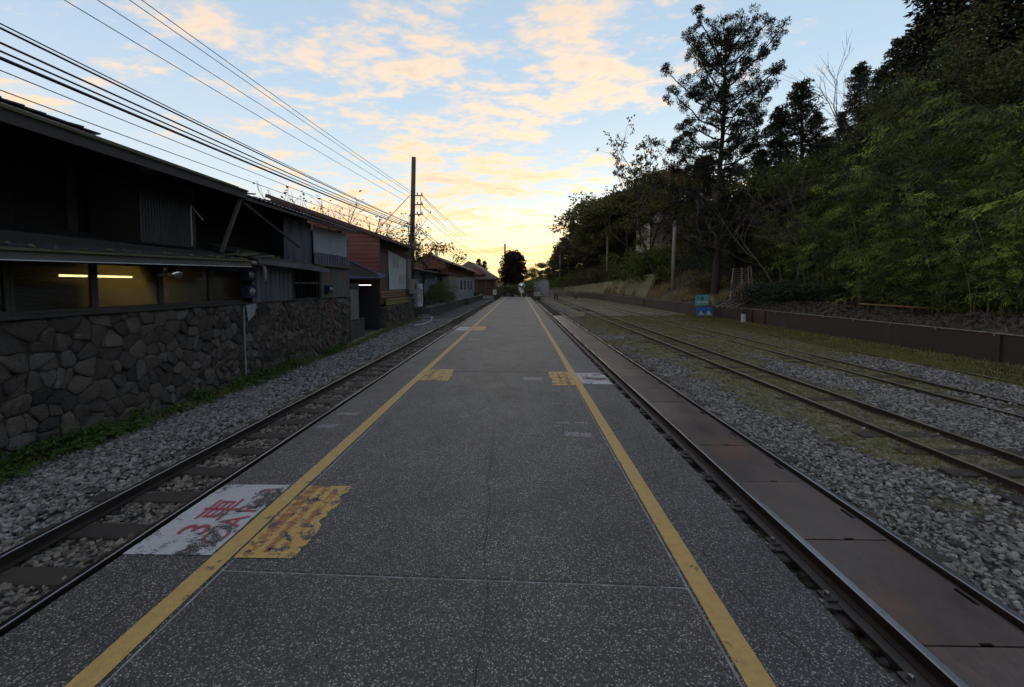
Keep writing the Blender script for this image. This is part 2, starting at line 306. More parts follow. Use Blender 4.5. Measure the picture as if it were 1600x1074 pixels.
class MB:
    def __init__(s): s.v = []; s.f = []; s.mi = []; s.cur = 0
    def poly(s, pts):
        n = len(s.v); s.v += [tuple(p) for p in pts]; s.f.append(tuple(range(n, n + len(pts)))); s.mi.append(s.cur); return s
    def box(s, x0, x1, y0, y1, z0, z1):
        n = len(s.v)
        s.v += [(x0, y0, z0), (x1, y0, z0), (x1, y1, z0), (x0, y1, z0), (x0, y0, z1), (x1, y0, z1), (x1, y1, z1), (x0, y1, z1)]
        for q in ((0, 3, 2, 1), (4, 5, 6, 7), (0, 1, 5, 4), (1, 2, 6, 5), (2, 3, 7, 6), (3, 0, 4, 7)):
            s.f.append(tuple(n + i for i in q)); s.mi.append(s.cur)
        return s
    def prism(s, ring, off):               # planar ring of points extruded by vector off
        n = len(s.v); k = len(ring); off = Vector(off)
        s.v += [tuple(p) for p in ring] + [tuple(Vector(p) + off) for p in ring]
        s.f.append(tuple(range(n, n + k))[::-1]); s.mi.append(s.cur)
        s.f.append(tuple(range(n + k, n + 2 * k))); s.mi.append(s.cur)
        for i in range(k):
            j = (i + 1) % k; s.f.append((n + i, n + j, n + k + j, n + k + i)); s.mi.append(s.cur)
        return s
    def slab(s, a, b, c, d, t):            # quad with thickness t downward
        return s.prism([a, b, c, d], (0, 0, -t))
    def bar(s, a, b, w, h=None):           # square bar between two points
        a, b = Vector(a), Vector(b); h = h or w; d = (b - a).normalized()
        u = d.cross(Vector((0, 0, 1)))
        if u.length < 1e-3: u = Vector((1, 0, 0))
        u.normalize(); v = u.cross(d)
        return s.prism([a + u * w / 2 * i + v * h / 2 * j for i, j in ((-1, -1), (1, -1), (1, 1), (-1, 1))], b - a)
    def tube(s, pts, rad, n=6, cap=True):
        pts = [Vector(p) for p in pts]; k = len(pts); base = len(s.v)
        rad = rad if isinstance(rad, (list, tuple)) else [rad] * k
        pu = None
        for i, p in enumerate(pts):
            d = (pts[min(i + 1, k - 1)] - pts[max(i - 1, 0)])
            d = d.normalized() if d.length > 1e-9 else Vector((0, 0, 1))
            if pu is None:
                pu = d.cross(Vector((0, 0, 1)))
                if pu.length < .05: pu = d.cross(Vector((0, 1, 0)))
            pu = (pu - d * pu.dot(d)).normalized(); w = d.cross(pu)
            for j in range(n):
                a = 2 * math.pi * j / n; s.v.append(tuple(p + (pu * math.cos(a) + w * math.sin(a)) * rad[i]))
        for i in range(k - 1):
            for j in range(n):
                q = (j + 1) % n; s.f.append((base + i * n + j, base + i * n + q, base + (i + 1) * n + q, base + (i + 1) * n + j)); s.mi.append(s.cur)
        if cap:
            s.f.append(tuple(base + j for j in range(n))[::-1]); s.f.append(tuple(base + (k - 1) * n + j for j in range(n))); s.mi += [s.cur] * 2
        return s
    def lathe(s, prof, c, n=16, axis='Z'):
        base = len(s.v); c = Vector(c)
        for (r, h) in prof:
            for j in range(n):
                a = 2 * math.pi * j / n
                p = {'Z': Vector((r * math.cos(a), r * math.sin(a), h)), 'X': Vector((h, r * math.cos(a), r * math.sin(a))), 'Y': Vector((r * math.cos(a), h, -r * math.sin(a)))}[axis]
                s.v.append(tuple(c + p))
        for i in range(len(prof) - 1):
            for j in range(n):
                q = (j + 1) % n; s.f.append((base + i * n + j, base + i * n + q, base + (i + 1) * n + q, base + (i + 1) * n + j)); s.mi.append(s.cur)
        return s
    def corr(s, a, b, up, pitch, depth, nrm, th=None, zig=False):
        """corrugated sheet: runs a->b, ribs along vector up"""
        a, b, up, nrm = Vector(a), Vector(b), Vector(up), Vector(nrm).normalized()
        n = max(2, int((b - a).length / pitch) * 4); base = len(s.v)
        for i in range(n + 1):
            t = i / n; ph = i % 4
            o = [0, .5, 1, .5][ph] if not zig else [0, 1, 1, 0][ph]
            p = a.lerp(b, t) + nrm * o * depth
            s.v.append(tuple(p)); s.v.append(tuple(p + up))
        for i in range(n): s.f.append((base + 2 * i, base + 2 * i + 2, base + 2 * i + 3, base + 2 * i + 1)); s.mi.append(s.cur)
        return s
    def mesh(s, name, mats, off=None, smooth=False):
        me = bpy.data.meshes.new(name)
        v = s.v if off is None else [(a - off[0], b - off[1], c - off[2]) for a, b, c in s.v]
        me.from_pydata(v, [], s.f)
        for m in (mats if isinstance(mats, (list, tuple)) else [mats]): me.materials.append(m)
        if any(s.mi): me.polygons.foreach_set('material_index', s.mi)
        if smooth: me.polygons.foreach_set('use_smooth', [True] * len(s.f))
        me.update(); return me
    def build(s, name, mats, parent=None, label=None, smooth=False):
        off = origin(parent) if parent is not None else None
        return link(name, s.mesh(name, mats, off, smooth), parent, label=label)

def fast_mesh(name, V, F, mat_, smooth=False):
    """V (n,3) array, F (m,k) array"""
    me = bpy.data.meshes.new(name); k = F.shape[1]
    me.vertices.add(len(V)); me.vertices.foreach_set('co', V.astype(np.float32).ravel())
    me.loops.add(F.size); me.loops.foreach_set('vertex_index', F.astype(np.int32).ravel())
    me.polygons.add(len(F)); me.polygons.foreach_set('loop_start', np.arange(0, F.size, k, dtype=np.int32))
    if smooth: me.polygons.foreach_set('use_smooth', np.ones(len(F), bool))
    me.materials.append(mat_); me.update(calc_edges=True); me.validate(); return me

_tab = rng.random((256, 256))
def vnoise(x, y, s=1.):
    x = np.asarray(x) * s + 100.3; y = np.asarray(y) * s + 57.7; xi = np.floor(x).astype(int); yi = np.floor(y).astype(int)
    fx = x - xi; fy = y - yi; fx = fx * fx * (3 - 2 * fx); fy = fy * fy * (3 - 2 * fy)
    g = lambda a, b: _tab[a & 255, b & 255]
    return (g(xi, yi) * (1 - fx) + g(xi + 1, yi) * fx) * (1 - fy) + (g(xi, yi + 1) * (1 - fx) + g(xi + 1, yi + 1) * fx) * fy
def fbm(x, y, s=1., o=4):
    r = 0; a = .5
    for i in range(o): r = r + a * vnoise(np.asarray(x) + i * 13.1, np.asarray(y) - i * 7.7, s * 2 ** i); a *= .5
    return r / (1 - .5 ** o)

def text_mesh(body, size, spacing=1., extr=0.):
    cu = bpy.data.curves.new('lettering', 'FONT'); cu.body = body; cu.size = size; cu.align_x = 'CENTER'; cu.align_y = 'CENTER'
    cu.space_character = spacing; cu.extrude = extr; cu.resolution_u = 3; cu.offset = .004 * size
    o = bpy.data.objects.new('tmp', cu); COL.objects.link(o)
    dg = bpy.context.evaluated_depsgraph_get(); me = bpy.data.meshes.new_from_object(o.evaluated_get(dg))
    bpy.data.objects.remove(o); return me
def lettering(body, size, m, parent, wloc, rot, spacing=1., name='lettering', sx=1., sy=1.):
    me = text_mesh(body, size, spacing); me.name = name; me.materials.clear(); me.materials.append(m)
    o = link(name, me, parent); o.location = Vector(wloc) - origin(parent); o.rotation_euler = rot; o.scale = (sx, sy, 1); return o

# ------------------------------------------------------------------ ground and terrain
GZ, RT = -.50, -.38
wall_path = [(12.75, -12), (12.7, 5), (12.6, 11), (12.25, 33), (11.9, 58), (9.0, 82), (4.5, 102), (-8., 135), (-40, 190)]
wy = [p[1] for p in wall_path]; wx = [p[0] for p in wall_path]
def wallx(Y): return np.interp(Y, wy, wx)
def hillz(X, Y):
    s = np.asarray(X) - wallx(Y); Y = np.asarray(Y, float)
    bank = np.interp(s, [0, .35, 1.3, 3.2, 200], [-.55, .15, .72, .95, .95])
    far = np.clip((Y - 34) / 16, 0, 1)
    bank = bank + far * np.interp(s, [.9, 2.2, 5, 200], [0, 1.5, 2.3, 2.3]) * np.clip((104 - Y) / 60, 0, 1)
    rise = np.clip(s - 3.0, 0, None)
    h = 26 * np.interp(Y, [70, 105, 130, 400], [1, .5, .12, .08]) * (1 - np.exp(-rise * np.interp(Y, [30, 50], [.62, .85]) / 26)) * (1 + .25 * (fbm(X, Y, .05) - .5))
    return bank + h + (fbm(X, Y, .4) - .5) * np.clip(s * .3, 0, .8) + (fbm(X, Y, 2.) - .5) * .12

def grid(xs, ys, zf):
    X, Y = np.meshgrid(xs, ys); Z = zf(X, Y); V = np.stack([X, Y, Z], -1).reshape(-1, 3)
    nx, ny = len(xs), len(ys); i = np.arange(nx * ny).reshape(ny, nx)
    F = np.stack([i[:-1, :-1], i[:-1, 1:], i[1:, 1:], i[1:, :-1]], -1).reshape(-1, 4); return V, F
def moss(X, Y):
    """how mossy / grassy the yard is: 1 green-brown cover, 0 clean blue-grey ballast"""
    X = np.asarray(X, float); Y = np.asarray(Y, float)
    n = fbm(X, Y, .55); n2 = fbm(X + 40, Y, 1.8)
    v = np.clip((Y - 5) / 9, 0, 1) * .52 + .45
    v = v + .40 * np.exp(-((X - 5.4) / 1.0) ** 2) * np.clip((Y - 3) / 3, 0, 1)       # along the second track
    v = v + .35 * np.exp(-((X - 8.3) / .8) ** 2)
    v = v + .9 * np.clip((X - 10.1) / .9, 0, 1)
    v = v - .55 * np.exp(-((X - 6.95) / .75) ** 2) * np.clip((17 - Y) / 5, 0, 1)
    v = v - .50 * np.exp(-((X - 9.6) / .6) ** 2) * np.clip((15 - Y) / 5, 0, 1)
    v = v - .55 * np.exp(-((X - 3.7) / .7) ** 2)
    v = v + (n - .5) * 1.6 + (n2 - .5) * 1.3 - .06
    left = X < -2
    vl = np.clip((-5.95 - X) / .4, 0, 1) * 1.2 + (n - .5) * .5 - .35 + (n2 - .5) * .6
    return np.clip(np.where(left, vl, v), 0, 1)
def groundmat():
    m, t, b = newmat('yard_ballast_and_moss'); v = wpos(t)
    at_ = N(t, 'ShaderNodeAttribute', attribute_name='moss').outputs['Fac']
    vo = N(t, 'ShaderNodeTexVoronoi'); vo.inputs['Scale'].default_value = 17; L(t, v, vo.inputs['Vector'])
    sc = N(t, 'ShaderNodeSeparateColor'); L(t, vo.outputs['Color'], sc.inputs[0])
    st = ramp(t, sc.outputs[0], [(0., (.035, .035, .034)), (.5, (.12, .118, .114)), (1., (.30, .295, .285))])
    st = mix(t, mapr(t, vo.outputs['Distance'], .3, .65), st, (.015, .015, .014))
    gr = mix(t, mapr(t, noise(t, v, 1.3, 6, .6), .35, .65), (.135, .14, .045), (.20, .17, .10))
    gr = mix(t, mapr(t, noise(t, v, 60, 4, .7), .35, .7), gr, (.05, .048, .024))
    gr = mix(t, mapr(t, noise(t, v, 22, 4, .7), .56, .64), gr, (.30, .28, .25))
    k = mapr(t, mth(t, 'ADD', at_, mth(t, 'MULTIPLY', mth(t, 'SUBTRACT', noise(t, v, 7, 7, .75), .5), 2.2)), .42, .72, 0., .92)
    L(t, mix(t, k, st, gr), b.inputs['Base Color']); b.inputs['Roughness'].default_value = .9
    bump(t, b, mth(t, 'ADD', mth(t, 'MULTIPLY', vo.outputs['Distance'], mth(t, 'SUBTRACT', 1., k)), mth(t, 'MULTIPLY', noise(t, v, 70, 4, .7), mth(t, 'MULTIPLY', k, .6))), .9, .03)
    return m
m_ground = groundmat()
m_farground = M('far_ground', (.09, .09, .04), (.06, .06, .03), .95, .5)
struct('ground', MB().poly([(-1200, -300, -.75), (1200, -300, -.75), (1200, 2500, -.75), (-1200, 2500, -.75)]), m_farground)
def yardz(X, Y):
    z = GZ - .02 + (fbm(X, Y, .9) - .5) * .07
    z = np.where((X > 1.3) & (X < 3.25), GZ - .06 + (fbm(X, Y, 2.) - .5) * .03, z)
    z = np.where((X < -2.4) & (X > -4.4), GZ - .035 + (fbm(X, Y, 2.) - .5) * .03, z)
    z = np.where((X > -2.35) & (X < 1.45), GZ - .1, z)
    z = z + .055 * np.clip((X - 4.3) / .6, 0, 1)
    z = np.where(X < -4.6, z - .17 * np.clip((-4.9 - X) / 1.2, 0, 1) * np.clip((20 - Y) / 5, 0, 1), z)
    return z
xs = np.concatenate([np.arange(-12, -7, 1.), np.arange(-7, 13.6, .2)]); ys = np.concatenate([np.arange(-6, 24, .25), np.arange(24, 140, 1.)])
V, F = grid(xs, ys, yardz); me = fast_mesh('yard', V, F, m_ground, True)
a = me.attributes.new('moss', 'FLOAT', 'POINT'); a.data.foreach_set('value', moss(V[:, 0], V[:, 1]).astype(np.float32))
o = link('gravel_yard', me); o['kind'] = 'structure'
# wooded hillside behind the steel wall
m_hill = M('hillside_litter', (.075, .055, .035), (.045, .040, .022), .95, 1.5, 30, .9, .03, c3=(.15, .12, .06), t3=.60)
yy = np.concatenate([np.arange(-20, 45, .8), np.arange(45, 240, 3.)]); ss = np.concatenate([np.arange(.18, 5, .3), np.arange(5, 20, 1.), np.arange(20, 190, 8.)])
SS, YY = np.meshgrid(ss, yy); XX = wallx(YY) + SS; ZZ = hillz(XX, YY); V = np.stack([XX, YY, ZZ], -1).reshape(-1, 3)
i = np.arange(SS.size).reshape(SS.shape); F = np.stack([i[:-1, :-1], i[:-1, 1:], i[1:, 1:], i[1:, :-1]], -1).reshape(-1, 4)
o = link('hillside', fast_mesh('hillside', V, F, m_hill, True)); o['kind'] = 'structure'

# ------------------------------------------------------------------ scattered stuff through geometry nodes
def scatter_group(name, srcs, realize=False):
    c = bpy.data.collections.new(name + '_sources')
    for s in srcs: c.objects.link(s)
    g = bpy.data.node_groups.new(name, 'GeometryNodeTree')
    g.interface.new_socket('Geometry', in_out='INPUT', socket_type='NodeSocketGeometry'); g.interface.new_socket('Geometry', in_out='OUTPUT', socket_type='NodeSocketGeometry')
    gi, go = g.nodes.new('NodeGroupInput'), g.nodes.new('NodeGroupOutput')
    ci = g.nodes.new('GeometryNodeCollectionInfo'); ci.inputs['Collection'].default_value = c; ci.inputs['Separate Children'].default_value = True; ci.inputs['Reset Children'].default_value = True
    ip = g.nodes.new('GeometryNodeInstanceOnPoints'); ip.inputs['Pick Instance'].default_value = True
    def attr(n, ty):
        a = g.nodes.new('GeometryNodeInputNamedAttribute'); a.data_type = ty; a.inputs['Name'].default_value = n; return a.outputs[0]
    g.links.new(gi.outputs[0], ip.inputs['Points']); g.links.new(ci.outputs[0], ip.inputs['Instance'])
    g.links.new(attr('idx', 'INT'), ip.inputs['Instance Index'])
    e2r = g.nodes.new('FunctionNodeEulerToRotation'); g.links.new(attr('rot', 'FLOAT_VECTOR'), e2r.inputs[0]); g.links.new(e2r.outputs[0], ip.inputs['Rotation'])
    g.links.new(attr('scl', 'FLOAT_VECTOR'), ip.inputs['Scale']); g.links.new(ip.outputs[0], go.inputs[0]); return g
def scatter(name, P, rot, scl, idx, group, label=None):
    me = bpy.data.meshes.new(name); me.vertices.add(len(P)); me.vertices.foreach_set('co', P.astype(np.float32).ravel())
    for n, ty, d, k in (('rot', 'FLOAT_VECTOR', rot, 'vector'), ('scl', 'FLOAT_VECTOR', scl, 'vector'), ('idx', 'INT', idx, 'value')):
        a = me.attributes.new(n, ty, 'POINT'); a.data.foreach_set(k, (d.astype(np.float32) if ty != 'INT' else d.astype(np.int32)).ravel())
    o = link(name, me); md = o.modifiers.new('scatter', 'NODES'); md.node_group = group; o['kind'] = 'stuff'
    if label: o['label'] = label
    return o
def stone_src(k, m, flat=.62):
    bm = bmesh.new(); bmesh.ops.create_icosphere(bm, subdivisions=1, radius=.5)
    r = random.Random(k)
    ax = [Vector((r.gauss(0, 1), r.gauss(0, 1), r.gauss(0, 1))).normalized() for _ in range(6)]; dd = [r.uniform(.26, .42) for _ in ax]
    for v in bm.verts:
        for a_, d_ in zip(ax, dd):
            q = v.co.dot(a_)
            if q > d_: v.co -= a_ * (q - d_)
        v.co.x *= 1.15; v.co.z *= flat; v.co *= r.uniform(.93, 1.07)
    me = bpy.data.meshes.new('ballast_stone'); bm.to_mesh(me); bm.free(); me.materials.append(m)
    return bpy.data.objects.new('ballast_stone', me)
G_grey = scatter_group('ballast_grey', [stone_src(k, m_ballast) for k in range(7)])
G_brown = scatter_group('ballast_brown', [stone_src(20 + k, m_ballastw) for k in range(7)])
def rnd_rot(n, tilt=.5): return np.stack([rng.normal(0, tilt, n), rng.normal(0, tilt, n), rng.uniform(0, 6.28, n)], 1)
def stones(name, x0, x1, y0, y1, dens, size, grp, zoff=0., keep=None, zf=yardz, label=None):
    n = int((x1 - x0) * (y1 - y0) * dens); X = rng.uniform(x0, x1, n); Y = rng.uniform(y0, y1, n)
    k = np.abs(X) < Y * 1.45 + .8
    if keep is not None: k &= rng.random(n) < keep(X, Y)
    X, Y = X[k], Y[k]; n = len(X); s = size * np.clip(rng.lognormal(0, .28, n), .5, 1.8)
    P = np.stack([X, Y, zf(X, Y) + zoff + rng.uniform(-.006, .014, n)], 1)
    return scatter(name, P, rnd_rot(n), np.stack([s, s * rng.uniform(.7, 1.1, n), s * rng.uniform(.8, 1.1, n)], 1), rng.integers(0, 7, n), grp, label)
notsl = lambda X, Y: np.ones_like(X)
stones('track_side_gravel', -6.45, -4.15, 1.6, 9, 850, .051, G_grey, .004, lambda X, Y: 1 - np.clip(moss(X, Y) * 1.3 - .3, 0, 1), label='blue grey gravel between the left track and the stone wall')
stones('track_side_gravel', -6.3, -4.15, 9, 26, 330, .062, G_grey, .004, lambda X, Y: 1 - np.clip(moss(X, Y) * 1.3 - .3, 0, 1), label='blue grey gravel between the left track and the stone wall')
stones('track_gravel', -4.3, -2.5, 1.2, 9, 700, .055, G_brown, .006, label='brownish ballast between the sleepers of the left track')
stones('track_gravel', -4.3, -2.5, 9, 22, 260, .07, G_brown, .0, label='brownish ballast between the sleepers of the left track')
gk = lambda X, Y: np.clip(1.35 - moss(X, Y) * 2.3, .03, 1)
stones('yard_gravel', 3.18, 8.0, 1.6, 9, 900, .046, G_grey, .004, gk, label='grey ballast of the rail yard beside the plated track')
stones('yard_gravel', 3.18, 12.4, 9, 24, 320, .055, G_grey, .004, gk, label='grey ballast of the rail yard beside the plated track')
stones('yard_gravel', 8.0, 12.4, 4, 9, 330, .058, G_grey, .004, gk, label='grey ballast of the rail yard beside the plated track')
stones('kerb_gravel', 1.58, 2.1, 1., 12, 160, .05, G_brown, .0, label='loose stones and dirt under the platform edge')

# grass blades
def blades_src(k, m, h=.06, n=9, w=.004, spread=.035, droop=.5):
    r = random.Random(k); mb = MB()
    for _ in range(n):
        a = r.uniform(0, 6.28); bx, by = r.gauss(0, spread), r.gauss(0, spread); hh = h * r.uniform(.5, 1.2); lx = math.cos(a) * hh * droop; ly = math.sin(a) * hh * droop
        px, py = -math.sin(a) * w, math.cos(a) * w
        mb.poly([(bx - px, by - py, -.01), (bx + px, by + py, -.01), (bx + lx * .4 + px * .8, by + ly * .4 + py * .8, hh * .6), (bx + lx * .4 - px * .8, by + ly * .4 - py * .8, hh * .6)])
        mb.poly([(bx + lx * .4 - px * .8, by + ly * .4 - py * .8, hh * .6), (bx + lx * .4 + px * .8, by + ly * .4 + py * .8, hh * .6), (bx + lx, by + ly, hh)])
    return bpy.data.objects.new('tuft', mb.mesh('tuft', m))
G_grass = scatter_group('grass_tufts', [blades_src(k, m_lawn) for k in range(6)])
G_straw = scatter_group('straw_tufts', [blades_src(30 + k, m_straw, .16, 12, .006, .07, .9) for k in range(6)])
G_litter = scatter_group('litter_tufts', [blades_src(40 + k, m_litter, .10, 8, .012, .08, 1.5) for k in range(6)])
def tufts(name, X, Y, Z, s, grp, label=None):
    n = len(X); sc = s * rng.uniform(.6, 1.4, n)
    return scatter(name, np.stack([X, Y, Z], 1), np.stack([rng.normal(0, .1, n), rng.normal(0, .1, n), rng.uniform(0, 6.28, n)], 1), np.stack([sc] * 3, 1), rng.integers(0, 6, n), grp, label)
n = 75000; X = rng.uniform(3.2, 12.5, n); Y = 2.5 + 26 * rng.random(n) ** 1.3
k = (rng.random(n) < np.clip(moss(X, Y) * 2.0 - .6, 0, 1)) & (X < Y * 1.45 + .5); X, Y = X[k], Y[k]
tufts('grass', X, Y, yardz(X, Y), np.where(X > 11.6, 1.5, np.where(X > 10.6, .9, .42)) * (1 + .02 * Y), G_grass, 'short moss and grass growing between the yard tracks')
n = 2400; X = rng.normal(-6.40, .12, n); Y = rng.uniform(2.5, 26, n); k = X > -6.58; X, Y = X[k], Y[k]
tufts('grass', X, Y, yardz(X, Y), 1.3 * np.ones(len(X)), G_grass, 'grass along the foot of the stone walls')
n = 1500; X = 1.62 + np.abs(rng.normal(0, .06, n)); Y = rng.uniform(.8, 14, n); k = fbm(X * 4, Y, 1.3) > .52; X, Y = X[k], Y[k]
tufts('grass', X, Y, np.full(len(X), GZ - .02), .9 * np.ones(len(X)), G_grass, 'weeds in the gap under the right platform edge')
n = 9000; Y = rng.uniform(8, 60, n); s_ = rng.uniform(.7, 4.5, n); X = wallx(Y) + s_
tufts('dry_grass', X, Y, hillz(X, Y), np.where(Y > 26, 2.4, 1.2), G_straw, 'dead straw coloured grass on the bank above the steel wall') if False else None
k = (Y > 27) & (fbm(X, Y, .3) > .40); tufts('dry_grass', X[k], Y[k], hillz(X[k], Y[k]), 2.2 * np.ones(k.sum()), G_straw, 'dead straw coloured grass on the bank above the steel wall')
k = (Y <= 27); tufts('leaf_litter', X[k], Y[k], hillz(X[k], Y[k]), 1.3 * np.ones(k.sum()), G_litter, 'brown leaf litter under the bamboo')
# rocks in the low bank behind the steel wall
n = 2600; Y = rng.uniform(4, 33, n); s_ = rng.uniform(.28, 1.35, n); X = wallx(Y) + s_
G_rock = scatter_group('bank_rocks', [stone_src(60 + k, m_rock, .8) for k in range(7)])
sc = rng.uniform(.14, .40, n); scatter('bank_rubble', np.stack([X, Y, hillz(X, Y) - .02], 1), rnd_rot(n, .8), np.stack([sc] * 3, 1), rng.integers(0, 7, n), G_rock, 'dark rubble bank behind the steel wall')

# ------------------------------------------------------------------ platform
PL, PR, PEND = -2.435, 1.575, 58.5
plat = thing('station_platform', 'long island platform of dark pebble-dash concrete between the two tracks', 'platform', (0, 0, -.6))
del plat['category']; plat['kind'] = 'structure'; 
MB().box(PL + .03, PR - .03, -4, PEND, -.66, -.1).build('platform_base', m_dconc, plat)
joints = [-3.3, 2.22, 7.72, 13.2, 18.7, 24.2, 29.7, 35.2, 40.7, 46.2, 51.7, PEND]
XL, XR = -1.725, .925
def slab_mb(x0, x1, y0, y1, skew=0.):
    e = .006; mb = MB(); n = len(mb.v)
    pts = [(x0, y0 + skew * (x0 - x1) * -1 * 0, 0)]
    bot = [(x0, y0, -.1), (x1, y0, -.1), (x1, y1, -.1), (x0, y1, -.1)]
    mb.v += bot + [(p[0], p[1], -e) for p in bot] + [(x0 + e, y0 + e, 0), (x1 - e, y0 + e, 0), (x1 - e, y1 - e, 0), (x0 + e, y1 - e, 0)]
    for a_ in (0, 4):
        for i in range(4): j = (i + 1) % 4; mb.f.append((a_ + i, a_ + j, a_ + 4 + j, a_ + 4 + i)); mb.mi.append(0)
    mb.f.append((8, 9, 10, 11)); mb.mi.append(0); return mb
g = .007
sk = .035
for (y0, y1) in zip(joints[:-1], joints[1:]):
    mb = slab_mb(XL + g, XR - g, y0 + g, y1 - g)
    mb.v = [(a_, b_ - (sk * (a_ - .0) if (b_ > -3 and b_ < PEND - .1) else 0), c_) for a_, b_, c_ in mb.v]
    mb.build('paving_slab', m_terr, plat)
for (y0, y1) in ((-3.3, 16.2), (16.2, 35.2), (35.2, PEND)):
    slab_mb(PL, XL - g, y0 + .003, y1 - .003).build('paving_slab', m_terr, plat)
    slab_mb(XR + g, PR, y0 + .003, y1 - .003).build('paving_slab', m_terr, plat)
MB().box(XL - .008, XR + .008, -3.4, PEND - .05, -.098, -.008).build('joint_filler', m_filler, plat)
def sheet(name, x0, x1, y0, y1, m, z=.004, n=60, jag=.006, jl=None, jr=None, je=None, label=None, parent=plat):
    """painted patch with slightly ragged outline"""
    jl = jag if jl is None else jl; jr = jag if jr is None else jr; je = jag if je is None else je
    ty = np.linspace(y0, y1, n); mb = MB(); base = 0
    f = lambda s, k: (fbm(ty * 9 + s, ty * 0 + s * 3.1, k, 3) - .5) * 2
    Lx = x0 + f(3.1, 1.) * jl; Rx = x1 + f(9.7, 1.) * jr
    for i in range(n - 1): mb.poly([(Lx[i], ty[i], z), (Rx[i], ty[i], z), (Rx[i + 1], ty[i + 1], z), (Lx[i + 1], ty[i + 1], z)])
    return mb.build(name, m, parent, label)
sheet('yellow_line', -1.865, -1.745, -3.2, 30, m_yel, n=400, jag=.004, label='yellow safety line along the left edge')
sheet('yellow_line', -1.865, -1.745, 30, PEND - .3, m_yel, n=40, jag=.003, label='yellow safety line along the left edge')
sheet('yellow_line', .94, 1.055, -3.2, 30, m_yel, n=400, jag=.004, label='yellow safety line along the right edge')
sheet('yellow_line', .94, 1.055, 30, PEND - .3, m_yel, n=40, jag=.003, label='yellow safety line along the right edge')
sheet('white_patch', -2.43, -1.885, 2.40, 3.28, m_white, n=60, jag=.012, label='chipped white patch with red car number 3')
lettering('3車', .33, m_red, plat, (-2.17, 2.82, .008), (0, 0, R(90)), 1.1, sx=.95, sy=.8)
lettering('CAR 3', .22, m_red, plat, (-1.98, 2.86, .008), (0, 0, R(90)), 1.35, sx=.95)
sheet('yellow_patch', -1.728, -1.37, 2.38, 3.27, m_yelworn, n=90, jag=.06, jl=.004, label='chipped yellow patch with red warning lettering')
lettering('小心月台間隙及高低落差', .080, m_redy, plat, (-1.655, 2.83, .008), (0, 0, R(90)), 1.05)
lettering('MIND THE PLATFORM GAP', .066, m_redy, plat, (-1.56, 2.83, .008), (0, 0, R(90)), 1.0)
lettering('ホームとの隙間にご注意', .062, m_redy, plat, (-1.465, 2.83, .008), (0, 0, R(90)), 1.05)
sheet('yellow_patch', -1.74, -1.25, 7.0, 7.95, m_yelworn, n=30, jag=.05, jl=.004, label='distant yellow patch by the left line')
lettering('小心月台間隙及高低落差', .078, m_redy, plat, (-1.62, 7.45, .008), (0, 0, R(90)), 1.05)
lettering('MIND THE PLATFORM GAP', .062, m_redy, plat, (-1.45, 7.45, .008), (0, 0, R(90)), 1.0)
sheet('white_patch', 1.06, 1.565, 6.78, 7.66, m_white, n=30, jag=.006, label='white patch with red car number 1')
lettering('1車', .28, m_red, plat, (1.40, 7.24, .008), (0, 0, R(-90)), 1.2)
lettering('CAR 1', .20, m_red, plat, (1.18, 7.22, .008), (0, 0, R(-90)), 1.2)
sheet('yellow_patch', .56, .935, 6.70, 7.76, m_yelworn, n=30, jag=.05, jr=.003, label='yellow warning patch inside the right line')
lettering('小心月台間隙及高低落差', .078, m_redy, plat, (.84, 7.23, .008), (0, 0, R(-90)), 1.05)
lettering('MIND THE PLATFORM GAP', .062, m_redy, plat, (.72, 7.23, .008), (0, 0, R(-90)), 1.0)
sheet('white_patch', -2.35, -1.89, 14.9, 16.1, m_white, n=20, jag=.01, label='far white patch at the left edge')
sheet('yellow_patch', -1.72, -1.3, 14.9, 16.3, m_yelworn, n=20, jag=.03, label='far yellow patch by the left line')
for (px, py, w, h) in ((893, 679, .16, .13), (915, 680, .13, .12), (880, 661, .13, .06), (908, 661, .14, .06), (870, 631, .14, .04), (893, 632, .14, .04), (868, 610, .15, .05), (888, 611, .12, .05), (832, 592, .33, .22), (740, 531, .3, .2), (545, 647, .28, .10), (512, 666, .22, .12)):
    p = at(px, py, 5.); d = ray(px, py); p = EYE + d * (-1.65 / d.z)
    sheet('faint_mark', p.x - w / 2, p.x + w / 2, p.y - h / 2, p.y + h / 2, m_faint, n=14, jag=.02, z=.003)
# hairline cracks
for (x0, y0, L_, a_) in ((-.17, 2.2, -.9, .02), (-.2, 2.32, 2.4, -.02), (.0, 8.0, 3., .03), (-2.1, 1.5, .7, .1), (1.2, 3.4, 1.3, .12), (-1.1, 5.1, 1.6, -.25), (.45, 4.2, 2.9, .06), (-.9, 9.4, 2.6, .2), (1.3, 1.7, .8, -.2)):
    mb = MB(); x_, y_ = x0, y0; st_ = .05 * (1 if L_ > 0 else -1)
    for i in range(int(abs(L_) / .05)):
        nx_ = x_ + random.gauss(a_ * .05, .006); ny_ = y_ + st_; w = .0025 * random.uniform(.4, 1.2)
        mb.poly([(x_ - w, y_, .002), (x_ + w, y_, .002), (nx_ + w, ny_, .002), (nx_ - w, ny_, .002)]); x_, y_ = nx_, ny_
    mb.build('hairline_crack', m_gap, plat)

